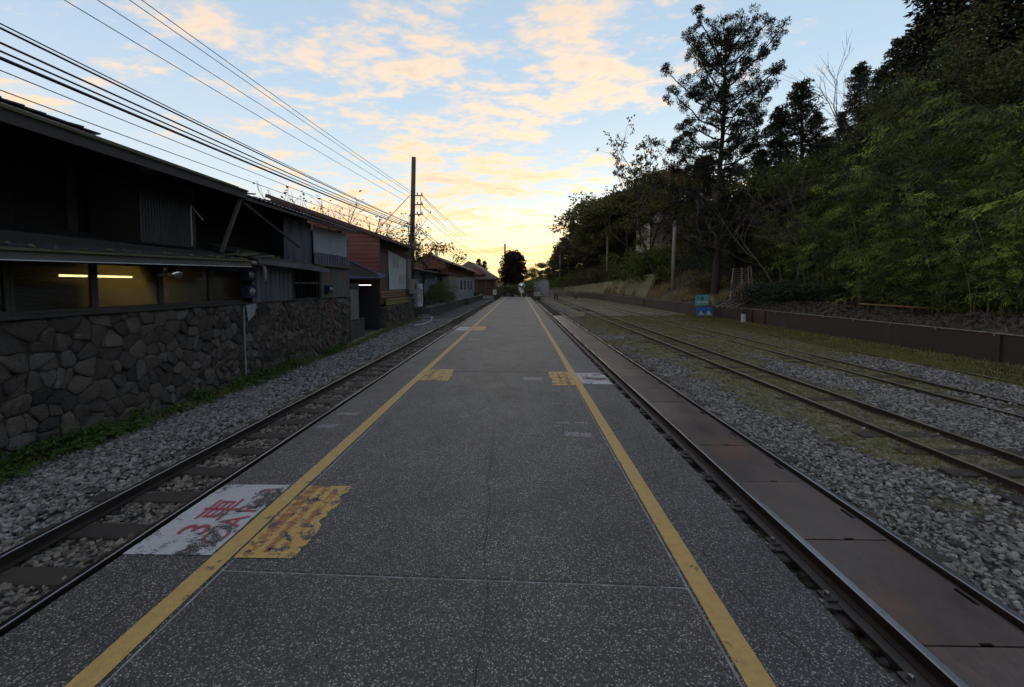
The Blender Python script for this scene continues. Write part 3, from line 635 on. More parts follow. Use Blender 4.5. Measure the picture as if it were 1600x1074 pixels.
# ------------------------------------------------------------------ tracks
def rail_ring(z):                         # half-profile of flat-bottom rail, head .055 wide
    return [(-.05, 0), (.05, 0), (.05, .012), (.010, .022), (.008, .075), (.027, .084), (.027, .107), (.020, .112), (-.020, .112), (-.027, .107), (-.027, .084), (-.008, .075), (-.010, .022), (-.05, .012)]
def rail_mesh(pts, hm, zt=RT):
    """pts: centre line; running top at zt"""
    prof = rail_ring(0); z0 = zt - .112; k = len(prof); V = []; F = []; mi = []
    for i, p in enumerate(pts):
        a_ = Vector(pts[max(i - 1, 0)]); b_ = Vector(pts[min(i + 1, len(pts) - 1)]); d = (b_ - a_).normalized(); u = Vector((d.y, -d.x))
        for (q, h) in prof: V.append((p[0] + u.x * q, p[1] + u.y * q, z0 + h))
    for i in range(len(pts) - 1):
        for j in range(k):
            jj = (j + 1) % k; F.append((i * k + j, i * k + jj, (i + 1) * k + jj, (i + 1) * k + j)); mi.append(1 if 6 <= j <= 8 else 0)
    me = bpy.data.meshes.new('rail'); me.from_pydata(V, [], F); me.materials.append(m_rail); me.materials.append(hm); me.polygons.foreach_set('material_index', mi); me.update(); return me
def sleeper_mesh(lx=1.5, w=.19, h=.13, seed=0):
    r = random.Random(seed); mb = MB(); n = 7; z1 = 0.
    for i in range(n):
        x_ = -lx / 2 + lx * i / (n - 1); j1, j2, j3 = r.gauss(0, .006), r.gauss(0, .006), r.gauss(0, .004); b_ = .012
        mb.v += [(x_, -w / 2 + j1, z1 - h), (x_, -w / 2 + j1, z1 - b_ + j3), (x_, -w / 2 + b_ + j1, z1 + j3), (x_, w / 2 - b_ + j2, z1 + j3), (x_, w / 2 + j2, z1 - b_ + j3), (x_, w / 2 + j2, z1 - h)]
    for i in range(n - 1):
        for j in range(5): mb.f.append((i * 6 + j, i * 6 + j + 1, (i + 1) * 6 + j + 1, (i + 1) * 6 + j)[::-1]); mb.mi.append(0)
    mb.f.append((0, 1, 2, 3, 4, 5)); mb.f.append(tuple((n - 1) * 6 + j for j in range(6))[::-1]); mb.mi += [0, 0]
    return mb.mesh('sleeper', m_wood)
SLP = [sleeper_mesh(seed=k) for k in range(6)]
def track(label, fx, y0, y1, hm, sp=.6, near_only=None, zt=RT, zs=None, bend=None, skip=None):
    gauge = .81; t_ = thing('railway_track', label, 'railway track', (fx, y0, zt - .112))
    ysr = list(np.arange(y0, y1, 2.5)) + [y1]
    bx = (lambda Y: 0.) if bend is None else bend
    for s_ in (-1, 1):
        off = origin(t_); me = rail_mesh([(fx + s_ * gauge / 2 + bx(Y), Y) for Y in ysr], hm, zt)
        me.transform(Matrix.Translation(-off)); link('rail', me, t_)
    zs = zs if zs is not None else zt - .114; Y = y0 + .2; i = 0
    while Y < (near_only or y1):
        r = random.Random(i * 7 + int(fx * 10))
        if skip is None or not skip(Y, r):
            o = part_at('sleeper', SLP[r.randrange(6)], t_, (fx + bx(Y) + r.gauss(0, .03), Y, zs + r.gauss(0, .004)), r.gauss(0, .015)); o.scale = (r.uniform(.96, 1.04), r.uniform(.9, 1.1), 1)
        Y += sp * r.uniform(.97, 1.03); i += 1
    return t_
bendL = lambda Y: 0. if Y < 48 else .004 * (Y - 48) ** 2 * .6
tL = track('single narrow gauge track on wooden sleepers left of the platform beside the stone wall', -3.50, -3, 72, m_railtop, .57, bend=bendL)
tR = track('narrow gauge track right of the platform with rusty steel plates covering the space between rails', 2.665, -3, 74, m_railtop, .6)
t2 = track('first yard track beyond the plated one with sleeper ends showing in the moss', 5.56, -1, 64, m_railrust, .6, zs=GZ + .05, skip=lambda Y, r: r.random() < .25)
t3 = track('second yard track half sunk in moss in the middle of the yard', 8.37, 1, 90, m_railrust, .6, near_only=12, zs=GZ + .045, zt=RT - .03, skip=lambda Y, r: r.random() < .5)
t4 = track('farthest yard track in the grass next to the brown steel wall', 11.08, 3, 56, m_railrust, .6, near_only=4, zs=GZ + .02, zt=RT - .045)
# cover plates between the rails of the plated track
m_slot = M('black_slot', (.004, .004, .004), rough=1.)
Y = -1.63
pm = []
for k in range(3):
    mb = MB(); x0, x1 = -.365, .315; e = .004; h = .012
    # plate outline with handling notch at near edge and two finger slots at the right
    ring = [(x0, .003), (-.02, .003), (-.02, .022), (.055, .022), (.055, .003), (x1, .003), (x1, .30), (x1 - .035, .31), (x1 - .035, .45), (x1, .46), (x1, .972), (x0, .972)]
    mb.prism([(a_, b_, -h) for a_, b_ in ring], (0, 0, h)); pm.append(mb.mesh('cover_plate', m_plate))
MB().box(2.665 - .36, 2.665 + .36, -2, 27.2, RT - .10, RT - .055).build('plate_bed', m_slot, tR)
k = 0
while Y < 27:
    o = part_at('cover_plate', pm[k % 3], tR, (2.665, Y, RT - .03 + random.gauss(0, .0015)), 0); Y += .982; k += 1
MB().box(2.665 + .318, 2.665 + .345, -2, 27.2, RT - .05, RT - .036).build('plate_flange', m_iron, tR)
MB().box(2.12, 2.19, -2.5, 60, RT - .112, RT - .088).build('outer_flange', m_iron, tR)
tp = MB(); tp.box(-.14, .075, -.08, .08, 0, .016); tp.box(-.15, -.045, -.085, .0, .0162, .03); tp.box(-.04, .04, -.02, .075, .0162, .03)
TPm = tp.mesh('tie_plate', m_iron)
bo = MB(); bo.lathe([(.0, .030), (.013, .028), (.016, .018), (.018, 0)], (0, 0, 0), 8); BOm = bo.mesh('bolt', m_bolt, smooth=True)
for k in range(60):
    Y = -.9 + .598 * k
    tpo = part_at('tie_plate', TPm, tR, (2.10, Y + .02, RT - .112 + .004))
    if k < 22:
        for dx, dy in ((-.095, -.045), (.0, .03)):
            b_ = link('bolt', BOm, tpo); b_.location = (dx, dy, .03)

# ------------------------------------------------------------------ Voronoi rubble walls
def voronoi_cells(pts, box, stretch=1.):
    x0, x1, z0, z1 = box; out = []
    P = np.array(pts)
    for i, (px_, pz_) in enumerate(pts):
        poly = [(x0, z0), (x1, z0), (x1, z1), (x0, z1)]
        d = (P[:, 0] - px_) ** 2 + (P[:, 1] - pz_) ** 2
        for j in np.argsort(d)[1:20]:
            qx, qz = P[j]; mx, mz = (px_ + qx) / 2, (pz_ + qz) / 2; nx_, nz_ = qx - px_, qz - pz_
            new = []
            for a_ in range(len(poly)):
                A, B = poly[a_], poly[(a_ + 1) % len(poly)]
                da = (A[0] - mx) * nx_ + (A[1] - mz) * nz_; db = (B[0] - mx) * nx_ + (B[1] - mz) * nz_
                if da <= 0: new.append(A)
                if da * db < 0: t_ = da / (da - db); new.append((A[0] + (B[0] - A[0]) * t_, A[1] + (B[1] - A[1]) * t_))
            poly = new
            if len(poly) < 3: break
        if len(poly) >= 3: out.append(poly)
    return out
def stone_from_poly(poly, depth, r, gap=.012, tilt=.06):
    c = np.mean(poly, 0); pts = []
    for a_ in range(len(poly)):               # knock the corners off and bow the edges
        A = np.array(poly[a_]); B = np.array(poly[(a_ + 1) % len(poly)]); l = np.linalg.norm(B - A)
        if l < .012: continue
        f = r.uniform(.10, .22)
        pts += [A + (B - A) * f, A + (B - A) * .5 + np.array([r.gauss(0, .007), r.gauss(0, .007)]), A + (B - A) * (1 - f)] if l > .09 else ([A + (B - A) * .3, A + (B - A) * .7] if l > .05 else [(A + B) / 2])
    if len(pts) < 3: return None
    pts = np.array(pts); d = pts - c; ln = np.linalg.norm(d, axis=1, keepdims=True)
    pts = c + d * np.clip((ln - gap) / ln, .3, 1) + np.array([[r.gauss(0, .003), r.gauss(0, .003)] for _ in pts])
    return c, pts, r.gauss(0, tilt), r.gauss(0, tilt), depth * r.uniform(.6, 1.3), r
def add_stone(mb, s, P):                   # P(u, v, out) -> world; rings from the joint out to a slightly domed face
    c, ring, ta, tb, dp, r = s; n = len(mb.v); k = len(ring)
    for sc_, hh in ((1., -.01), (.985, .66), (.94, .93), (.62, 1.)):
        for p in ring:
            q = c + (p - c) * sc_; o = (dp * hh + ((q[0] - c[0]) * ta + (q[1] - c[1]) * tb) * 1.6 + r.gauss(0, .0022)) if hh > 0 else -.01
            mb.v.append(tuple(P(q[0], q[1], max(o, -.005) if hh > 0 else o)))
    for a_ in (0, k, 2 * k):
        for i in range(k): j = (i + 1) % k; mb.f.append((n + a_ + i, n + a_ + j, n + a_ + k + j, n + a_ + k + i)); mb.mi.append(0)
    mb.f.append(tuple(n + 3 * k + i for i in range(k))); mb.mi.append(0)
def jittered(x0, x1, z0, z1, sx, sz, r, sxf=lambda x: 1.):
    pts = []; row = 0; z_ = z0 + sz / 2
    while z_ < z1 + .02:
        x_ = x0 + r.uniform(0, sx)
        while x_ < x1:
            pts.append((x_ + r.uniform(-.5, .5) * sx, z_ + r.uniform(-.7, .7) * sz)); x_ += sx * sxf(x_) * r.choice((.45, .7, 1., 1.3, 1.75))
        z_ += sz; row += 1
    return pts
m_stonr = M('rust_stained_stone', (.17, .070, .028), (.07, .036, .02), .85, 6, 34, 1., .03)
m_stong = M('pale_grey_stone', (.135, .125, .115), (.07, .066, .062), .85, 6, 34, 1., .03)
SWX = -6.6; SW0, SW1 = 3.2, 15.75; SWT = 1.20
sw = thing('stone_wall', 'long dark rubble stone wall below the windows of the old wooden house', 'stone wall', (SWX, SW0, GZ))
MB().box(SWX - .45, SWX, SW0, SW1, GZ - .45, SWT).build('mortar', m_mortar, sw)
r = random.Random(5); cells = voronoi_cells(jittered(SW0, SW1, GZ - .25, SWT, .225, .175, r, lambda x: float(np.interp(x, [3, 6, 10, 15], [1.7, 1.25, .85, .7]))), (SW0, SW1, GZ - .28, SWT - .005))
P = lambda u, v, o: (SWX + o, u, v)
cells.sort(key=lambda c: np.mean(c, 0)[0]); extra = MB(); cnt = 0
for c in cells:
    s = stone_from_poly([(a_, b_) for a_, b_ in c], .038, r, .0055, .12)
    if s is None: continue
    cy_ = s[0][0]; ms_ = m_stonr if (14.2 < cy_ < 15.0 and r.random() < .6) else (m_stong if r.random() < .10 else m_stone)
    if cnt < 285 or (ms_ is m_stonr and cnt < 299):
        mb = MB(); add_stone(mb, s, P); mb.build('stone', ms_, sw, smooth=True); cnt += 1
    else: add_stone(extra, s, P)
if extra.v: e_ = extra.build('small_stones', m_stone, sw); e_['kind'] = 'stuff'
# end face of the wall
mb = MB(); mb.box(SWX - .46, SWX + .05, SW1 + .002, SW1 + .06, GZ - .1, SWT - .02); mb.build('end_pier', m_dconc, sw)
MB().box(SWX - .40, SWX + .06, 9.55, 13.6, SWT + .001, SWT + .035).build('coping', m_gwood, sw)

# second stone wall under the red building
S2X, S20, S21, S2T = -6.62, 20.4, 25.6, .62
sw2 = thing('stone_wall', 'shorter stone wall under the yellow corrugated strip of the red building', 'stone wall', (S2X, S20, GZ))
MB().box(S2X - 2.3, S2X, S20, S21, GZ - .2, S2T).build('mortar', m_mortar, sw2)
cells = voronoi_cells(jittered(S20, S21, GZ - .05, S2T, .22, .19, r), (S20, S21, GZ - .08, S2T - .005))
mb = MB()
for c in cells:
    s = stone_from_poly(c, .045, r, .010)
    if s: add_stone(mb, s, lambda u, v, o: (S2X + o, u, v))
cells = voronoi_cells(jittered(-8.9, S2X, GZ - .05, S2T, .24, .2, r), (-8.9, S2X, GZ - .08, S2T - .005))
for c in cells:
    s = stone_from_poly(c, .045, r, .010)
    if s: add_stone(mb, s, lambda u, v, o: (u, S20 - o, v))
e_ = mb.build('stones', m_stone, sw2); e_['kind'] = 'stuff'

# ------------------------------------------------------------------ old wooden house (near left)
house = thing('wooden_house', 'dark old wooden house with deep eaves standing on the rubble stone wall', 'house', (-7.5, 3.2, SWT))
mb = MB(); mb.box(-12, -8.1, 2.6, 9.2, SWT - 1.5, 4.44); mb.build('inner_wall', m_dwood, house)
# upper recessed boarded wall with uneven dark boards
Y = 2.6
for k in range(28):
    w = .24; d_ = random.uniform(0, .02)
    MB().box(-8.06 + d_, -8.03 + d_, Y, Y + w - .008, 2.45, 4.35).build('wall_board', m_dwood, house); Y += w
MB().box(-8.02, -7.9, 7.2, 7.26, 2.4, 4.3).build('post', m_gwood, house)
MB().corr((-6.95, 7.45, 2.45), (-6.95, 8.75, 2.45), (0, 0, 1.25), .06, .014, (1, 0, 0)).build('corrugated_sheet', m_tindark, house)
MB().box(-7.9, -6.97, 7.45, 8.75, 2.42, 3.72).build('closet_wall', m_tindark, house)
# upper roof: eave edge X -6.0, z 3.7
def roof(Xe, ze, Xr, zr, y0, y1, th, m, name='roof', ribs=0, parent=house, jag=0):
    mb = MB(); mb.slab((Xe, y0, ze), (Xe, y1, ze), (Xr, y1, zr), (Xr, y0, zr), th); o = mb.build(name, m, parent)
    return o
roof(-6.0, 3.74, -9.6, 5.03, 1.0, 9.05, .05, m_roofd)
rr = MB()
for i in range(46):                        # rolled seams across the sheet roof
    y_ = 1.1 + i * .17; rr.bar((-6.0, y_, 3.748), (-9.6, y_, 5.038), .03, .02)
rr.build('roof_seams', m_roofd, house)
MB().bar((-6.03, 1., 3.63), (-6.03, 9.05, 3.63), .04, .15).build('fascia', m_gwood, house)
MB().bar((-6.0, 1., 3.725), (-6.0, 9.05, 3.725), .05, .03).build('roof_edge', m_moss, house)
mb = MB()
for i in range(17): y_ = 1.2 + i * .48; mb.bar((-6.06, y_, 3.61), (-8.1, y_, 4.33), .06, .09)
mb.build('rafters', m_dwood, house)
mb = MB()
for i in range(9): mb.bar((-9.5, 6 + i * .35, 5.02), (-9.45, 6.33 + i * .35, 5.02 + random.uniform(-.02, .02)), .3, .03)
mb.build('ridge_sheets', m_roofd, house)
m_gutter = M('grey_gutter_board', (.115, .11, .095), (.06, .058, .05), .8, 3, 50, .4, .003, stretch=(6, 1, 4), c3=(.08, .09, .04), t3=.62)
# lower eave over the windows (sagging)
def eave_pts(p, X): d = (X) / ray(*p).x; return EYE + ray(*p) * d
A_ = eave_pts((0, 388), -6.02); B_ = eave_pts((392, 408), -6.02)
A0 = A_ + (A_ - B_) * (A_.y - 1.0) / (B_.y - A_.y)
mb = MB(); mb.slab(A0, B_, B_ + Vector((-2.1, 0, .50)), A0 + Vector((-2.1, 0, .50)), .03); mb.build('lower_roof', m_roofd, house)
mb = MB(); mb.bar(A0 + Vector((.02, 0, .0)), B_ + Vector((.02, 0, .0)), .05, .035); mb.build('mossy_roof_edge', m_moss, house)
mb = MB(); mb.bar(A0 + Vector((-.01, 0, -.075)), B_ + Vector((-.01, 0, -.075)), .03, .10); mb.build('gutter_board', m_gutter, house)
MB().bar(A0 + Vector((.012, 0, -.132)), B_ + Vector((.012, 0, -.132)), .022, .012).build('drip_edge', m_signW, house)
# moss lumps on the eave edge
mb = MB()
for i in range(120):
    t_ = random.random(); p = A0.lerp(B_, t_) + Vector((random.uniform(-.25, .02), 0, .02)); p.z += -(p.x + 6.02) * .236
    s_ = random.uniform(.015, .045); mb.lathe([(0, s_ * .7), (s_ * .8, s_ * .3), (s_, 0)], p, 5)
mb.build('moss_lumps', m_moss, house)
# window band
wx_ = -6.56; ms = [3.2, 5.16, 6.22, 7.40, 8.60, 9.62]; wz0, wz1 = SWT + .06, 2.02
MB().box(wx_ - .10, wx_ + .04, 3.2, 9.72, SWT + .002, wz0 - .005).build('sill', m_gwood, house)
MB().box(wx_ - .10, wx_ + .02, 3.2, 9.72, wz1 + .005, 2.35).build('lintel', m_dwood, house)
for a_, b_ in zip(ms[:-1], ms[1:]):
    fr = MB(); w = .045
    fr.box(wx_ - .05, wx_ + .012, a_ + .004, a_ + w, wz0, wz1); fr.box(wx_ - .05, wx_ + .012, b_ - w, b_ - .004, wz0, wz1)
    fr.box(wx_ - .05, wx_ + .010, a_ + w + .001, b_ - w - .001, wz0, wz0 + .05); fr.box(wx_ - .05, wx_ + .010, a_ + w + .001, b_ - w - .001, wz1 - .045, wz1)
    f_ = fr.build('window', m_gwood, house)
    pn = MB(); pn.box(wx_ - .022, wx_ - .016, a_ + w, b_ - w, wz0 + .05, wz1 - .045); pn.build('pane', m_glass, f_)
# room behind
rm = MB(); rm.poly([(-7.75, 3.0, .9), (-7.75, 9.7, .9), (-7.75, 9.7, 2.3), (-7.75, 3.0, 2.3)]); rm.poly([(-7.75, 3., 2.29), (-7.75, 9.7, 2.29), (-6.68, 9.7, 2.29), (-6.68, 3., 2.29)])
rm.poly([(-7.75, 9.7, .9), (-6.68, 9.7, .9), (-6.68, 9.7, 2.3), (-7.75, 9.7, 2.3)]); rm.poly([(-7.75, 3., .9), (-6.68, 3., .9), (-6.68, 9.7, .9), (-7.75, 9.7, .9)])
rm.build('room_lining', m_cream, house)
MB().box(-7.7, -7.2, 4.2, 7.30, .95, 2.28).build('added_dark_block', m_dwood, house)  # added dark block, hides the lit back wall from the first window
MB().box(-7.0, -6.95, 8.0, 8.55, .95, 2.28).build('hanging_curtain', m_gwood, house)
MB().box(-6.78, -6.74, 5.2, 6.16, .95, 1.70).box(-6.78, -6.74, 5.2, 6.16, 1.88, 2.28).box(-6.78, -6.74, 3.2, 5.16, .95, 2.28).build('added_pane_blocker', m_dwood, house)  # added opaque boards that darken the nearest panes around the tube
MB().prism([(-6.70, 7.36, 2.0), (-6.70, 6.95, 2.0), (-6.70, 7.15, 1.7), (-6.70, 7.36, 1.30)], (.01, 0, 0)).build('window_shadow_shape', m_dwood, house)  # added dark shape standing in for a diagonal shadow across the pane
lamp = thing('fluorescent_lamp', 'lit tube lamp seen through the ribbed glass of the wooden house', 'lamp', (-7.1, 6.35, 1.80))
MB().tube([(-7.1, 6.22, 1.80), (-7.1, 7.40, 1.80)], .016, 8).build('tube', m_lampW, lamp)
MB().box(-7.14, -7.06, 6.17, 7.45, 1.825, 1.86).build('lamp_housing', m_signW, lamp)
# vent pipe with polished round cowl
cw = thing('vent_cowl', 'polished round metal vent cowl sticking out between the windows', 'vent', (-6.5, 7.36, 1.86))
p = Vector((-6.30, 7.40, 1.86))
mb = MB(); mb.lathe([(.001, .125)] + [(.125 * math.sin(a), .125 * math.cos(a)) for a in np.linspace(.2, 2.45, 12)], p, 22); mb.build('cowl', m_chrome, cw, smooth=True)
MB().lathe([(.001, -.088), (.076, -.090)], p, 16).build('cowl_opening', m_slot, cw)
MB().tube([(-6.58, 7.38, 1.84), (-6.38, 7.40, 1.86)], .055, 12).build('duct', m_metalgrey, cw, smooth=True)
# diagonal brace and its post
MB().bar((-6.12, 8.35, 2.32), (-6.10, 8.98, 3.58), .06).build('brace', m_gwood, house)
MB().tube([(-6.6, 8.2, 2.45), (-6.6, 8.2, 3.25), (-6.55, 8.45, 3.0)], .014, 6).build('pipe', m_pvc, house)

# second part of the house
h2 = thing('lean_to_house', 'lower sheet-roofed extension with corrugated walls and a barred opening', 'house', (-7.2, 12, SWT))
Y0, Y1 = 9.15, 15.35
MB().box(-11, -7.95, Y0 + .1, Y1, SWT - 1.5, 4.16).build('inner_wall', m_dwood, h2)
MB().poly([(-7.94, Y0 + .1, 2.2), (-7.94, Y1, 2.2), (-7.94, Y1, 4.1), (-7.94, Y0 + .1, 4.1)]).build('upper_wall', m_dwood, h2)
mb = MB(); mb.corr((-6.12, Y0 - .12, 3.66), (-6.12, Y1 + .12, 3.66), (-3.4, 0, 1.02), .17, .035, (0, 0, 1)); mb.build('roof', m_tin, h2)
MB().bar((-6.16, Y0, 3.60), (-6.16, Y1 + .1, 3.60), .035, .07).build('eave_board', m_gwood, h2)
mb = MB()
for i in range(12): y_ = 9.3 + i * .52; mb.bar((-6.2, y_, 3.60), (-8.0, y_, 4.15), .05, .07)
mb.build('rafters', m_dwood, h2)
mb = MB()
for i in range(22):
    y_ = 11.5 + random.random() * 4; x_ = -7.6 - random.random() * 1.6; z_ = 3.66 + (-6.12 - x_) * .30 + .07
    mb.bar((x_, y_, z_), (x_ + random.uniform(-.3, .3), y_ + random.uniform(.3, .8), z_ + random.uniform(.0, .06)), random.uniform(.1, .35), .03)
mb.build('loose_roof_boards', m_station2, h2)
A2 = Vector((-6.08, 9.45, 2.27)); B2 = Vector((-6.12, 13.05, 2.17))
MB().slab(A2, B2, B2 + Vector((-1.2, 0, .38)), A2 + Vector((-1.2, 0, .38)), .03).build('lower_roof', m_roofd, h2)
MB().bar(A2 + Vector((.02, 0, -.055)), B2 + Vector((.02, 0, -.055)), .03, .12).build('gutter_board', m_tin, h2)
mb = MB()
for i in range(90):
    p = A2.lerp(B2, random.random()) + Vector((random.uniform(-.9, .0), 0, 0)); p.z += -(p.x + 6.1) * .317 + .0
    s_ = random.uniform(.02, .06); mb.lathe([(0, s_ * .6), (s_ * .8, s_ * .3), (s_, 0)], p, 5)
for i in range(14):
    p = Vector((-6.2 - random.random() * .7, 8.7 + random.random() * 1.2, 2.32)); mb.bar(p, p + Vector((random.uniform(-.1, .1), random.uniform(.3, .7), random.uniform(-.03, .12))), .1, .025)
mb.build('moss_and_debris', m_moss, h2)
MB().corr((-6.55, 9.95, SWT + .03), (-6.55, 11.75, SWT + .03), (0, 0, 1.0), .20, .035, (1, 0, 0), zig=True).build('corrugated_wall', m_tin, h2)
MB().box(-6.75, -6.60, 9.7, 15.6, SWT - .05, SWT + .03).build('base_rail', m_gwood, h2)
mb = MB(); mb.box(-6.62, -6.54, 11.76, 11.83, SWT + .03, 2.2); mb.box(-6.62, -6.54, 13.35, 13.45, SWT + .03, 2.2); mb.build('opening_frame', m_dwood, h2)
mb = MB()
for i in range(8): mb.tube([(-6.58, 11.95 + i * .18, SWT + .03), (-6.58, 11.95 + i * .18, 2.2)], .008, 5)
mb.build('window_bars', m_tindark, h2)
MB().bar((-6.56, 11.84, 1.72), (-6.56, 13.34, 1.72), .02).build('crossbar', m_metalgrey, h2)
MB().box(-7.5, -7.45, 11.8, 13.4, SWT, 2.3).build('back_panel', m_dwood, h2)
MB().corr((-6.54, 13.46, SWT + .02), (-6.54, 15.55, SWT + .02), (0, 0, 1.05), .19, .04, (1, 0, 0)).build('corrugated_wall', m_tinrust, h2, 'mossy rust streaked corrugated sheets')
MB().box(-6.60, -6.40, 13.1, 15.7, SWT + 1.08, SWT + 1.12).build('ledge', m_moss, h2)
MB().corr((-6.50, 12.95, SWT + 1.13), (-6.50, 15.5, SWT + 1.13), (0, 0, .38), .19, .035, (1, 0, 0)).build('corrugated_wall', m_tin, h2)
MB().box(-6.56, -6.52, 13.0, 15.45, SWT + 1.48, 3.56).build('plywood_panel', m_ply, h2, 'pale grey sheet closing the upper wall')
MB().corr((-6.75, 11.7, 2.3), (-6.6, 12.98, 2.3), (0, 0, 1.3), .4, .03, (1, 0, 0), zig=True).build('sheet_panel', m_tin, h2)
MB().box(-8, -6.66, 15.36, 15.42, SWT, 3.7).build('end_wall', m_dwood, h2)
MB().tube([(-6.52, 15.58, SWT), (-6.52, 15.58, 3.4)], .03, 8).build('drain_pipe', m_tin, h2)
MB().bar((-6.15, 9.1, 3.5), (-6.4, 11.9, 2.75), .04).build('brace', m_dwood, h2)

# electricity meters
def meter(label, c, r_, grp='blue electricity meters'):
    t_ = thing('electricity_meter', label, 'meter', c, grp); x_, y_, z_ = c
    MB().box(x_ - .10, x_ + .06, y_ - r_ * 1.05, y_ + r_ * 1.05, z_ - r_ * .95, z_ + r_ * .95).build('case', m_blue, t_)
    MB().lathe([(0.001, .12), (r_ * .25, .115), (r_ * .38, .10), (r_ * .42, .05)], (x_, y_, z_), 14, 'X').build('glass_dome', m_glassd, t_, smooth=True)
    MB().lathe([(r_ * .42, .055), (r_ * .50, .085), (r_ * .56, .055)], (x_, y_, z_), 14, 'X').build('ring', m_metalgrey, t_, smooth=True)
meter('upper blue meter with round glass at the end of the window row', (-6.40, 9.62, 1.90), .15)
meter('lower blue meter below the other on the stone wall top', (-6.40, 9.64, 1.50), .16)
meter('small blue meter hanging by the mossy corrugated wall past the barred opening', (-6.42, 13.75, 1.52), .13)
dp = thing('drain_pipe', 'pale curved drain elbow beside the upper blue meter', 'pipe', (-6.2, 9.85, 2.0))
MB().tube([(-6.15, 9.35, 2.17), (-6.15, 9.62, 2.18), (-6.15, 9.78, 2.12), (-6.15, 9.84, 2.0), (-6.15, 9.86, 1.75)], .045, 10).build('elbow', m_pvc, dp, smooth=True)
o = MB().tube([(-6.50, 9.55, SWT - .05), (-6.50, 9.55, .5), (-6.49, 9.56, GZ - .2)], .018, 7).build('conduit', m_pvc); tag(o, 'thin conduit running down the stone wall below the meters', 'pipe')
mb = MB(); mb.prism([(-6.53, 9.66, 1.18), (-6.53, 10.05, 1.20), (-6.53, 9.98, .92), (-6.53, 9.74, .78)], (.01, 0, 0)); tag(mb.build('cloth_scrap', m_ply), 'pale scrap of sheeting hanging on the stone wall below the meters', 'scrap')

# ------------------------------------------------------------------ passage between the houses with blue tiled roof
lt = thing('tiled_canopy', 'small blue grey tiled roof over the dark passage between the houses', 'canopy', (-7.6, 17.8, 0))
a_, b_, c_, d_ = Vector((-8.5, 18.2, 1.93)), Vector((-6.25, 18.5, 1.96)), Vector((-6.38, 19.66, 2.10)), Vector((-9.4, 19.66, 3.35))
for i in range(9):                         # tile rows stepping up the slope
    t0, t1 = i / 9, (i + 1.2) / 9; mb = MB(); nn = 60; base = 0
    for q in range(nn + 1):
        u = q / nn; rp = .035 * abs(math.sin(u * 13 * math.pi))
        lo = a_.lerp(b_, u).lerp(d_.lerp(c_, u), t0) + Vector((0, 0, .03 + rp)); hi = a_.lerp(b_, u).lerp(d_.lerp(c_, u), min(t1, 1.)) + Vector((0, 0, .0 + rp))
        mb.v += [tuple(lo - Vector((0, 0, .03))), tuple(lo), tuple(hi)]
    for q in range(nn):
        k_ = 3 * q; mb.f += [(k_, k_ + 3, k_ + 4, k_ + 1), (k_ + 1, k_ + 4, k_ + 5, k_ + 2)]; mb.mi += [0, 0]
    mb.build('tile_row', m_roofb, lt)
MB().slab(a_, b_, c_, d_, .05).build('roof_deck', m_dwood, lt)
MB().box(-9.5, -9.3, 15.4, 20.6, GZ - .2, 3.5).build('back_wall', m_dwood, lt)
MB().box(-8.4, -6.75, 15.85, 15.97, 1.2, 2.1).build('pale_wall', m_paleW, lt)
mb = MB(); mb.box(-8.6, -7.2, 18.2, 18.3, GZ - .1, 1.75); mb.build('concrete_wall', m_dconc, lt)
MB().box(-7.9, -7.15, 17.2, 18.1, .15, 1.45).build('water_tank', m_concrete, lt)
MB().box(-8.4, -6.9, 16.4, 18.15, GZ - .1, .1).build('concrete_base', m_dconc, lt)
MB().bar((-7.9, 18.1, .13), (-6.9, 18.1, .16), .05).build('ledge', m_concrete, lt)
l2 = thing('strip_lamp', 'pale strip light under the blue tiled roof', 'lamp', (-7.1, 18.4, 1.66)); MB().tube([(-7.4, 18.6, 1.66), (-6.75, 18.6, 1.66)], .018, 6).build('tube', m_lampD, l2)

# ------------------------------------------------------------------ red clad house
rh = thing('red_house', 'red clad house with a pale banner on its side above the short stone wall', 'house', (-7.5, 22, 0))
RX, RY0, RY1 = -6.72, 19.75, 25.2
MB().box(-12, RX - .03, RY0 + .02, RY1, .7, 4.0).build('wall_core', m_brownwall, rh)
z_ = 1.75
while z_ < 4.6:
    zt_ = z_; xl = -12.; xr = RX - .01
    topz = lambda X: 4.02 + (RX - X) * .36
    xr2 = xr if zt_ + .19 < topz(xr) else RX - (zt_ + .19 - 4.02) / .36
    if xr2 > xl:
        MB().prism([(xl, RY0, zt_), (xr2, RY0, zt_), (xr2, RY0 - .035, zt_ + .015), (xl, RY0 - .035, zt_ + .015)], (0, .012, .185)).build('cladding_board', m_redclad, rh)
    z_ += .20
MB().box(-12, RX - .06, RY0 - .06, RY0 - .01, GZ, 1.74).build('lower_front', m_tindark, rh)
MB().box(RX - .04, RX + .02, RY0 - .05, RY0 + .02, .72, 4.0).build('corner_board', m_brownwall, rh)
MB().prism([(-12, RY0 + .015, 3.6), (RX - .02, RY0 + .015, 3.6), (RX - .02, RY0 + .015, 4.02), (-12, RY0 + .015, 4.02 + (RX + 12) * .36)], (0, .1, 0)).build('gable_wall', m_redclad, rh)
MB().box(RX - .028, RX - .002, RY0 + .03, RY1, 1.35, 4.0).build('side_wall', m_brownwall, rh)
for k, (z0_, m_) in enumerate(((1.0, m_orange), (1.12, m_orange), (1.24, m_orange))):
    MB().prism([(RX, RY0, z0_), (RX + .05, RY0, z0_ + .02), (RX + .05, RY0, z0_ + .09), (RX, RY0, z0_ + .115)], (0, 4.2, 0)).build('weather_strip', m_, rh)
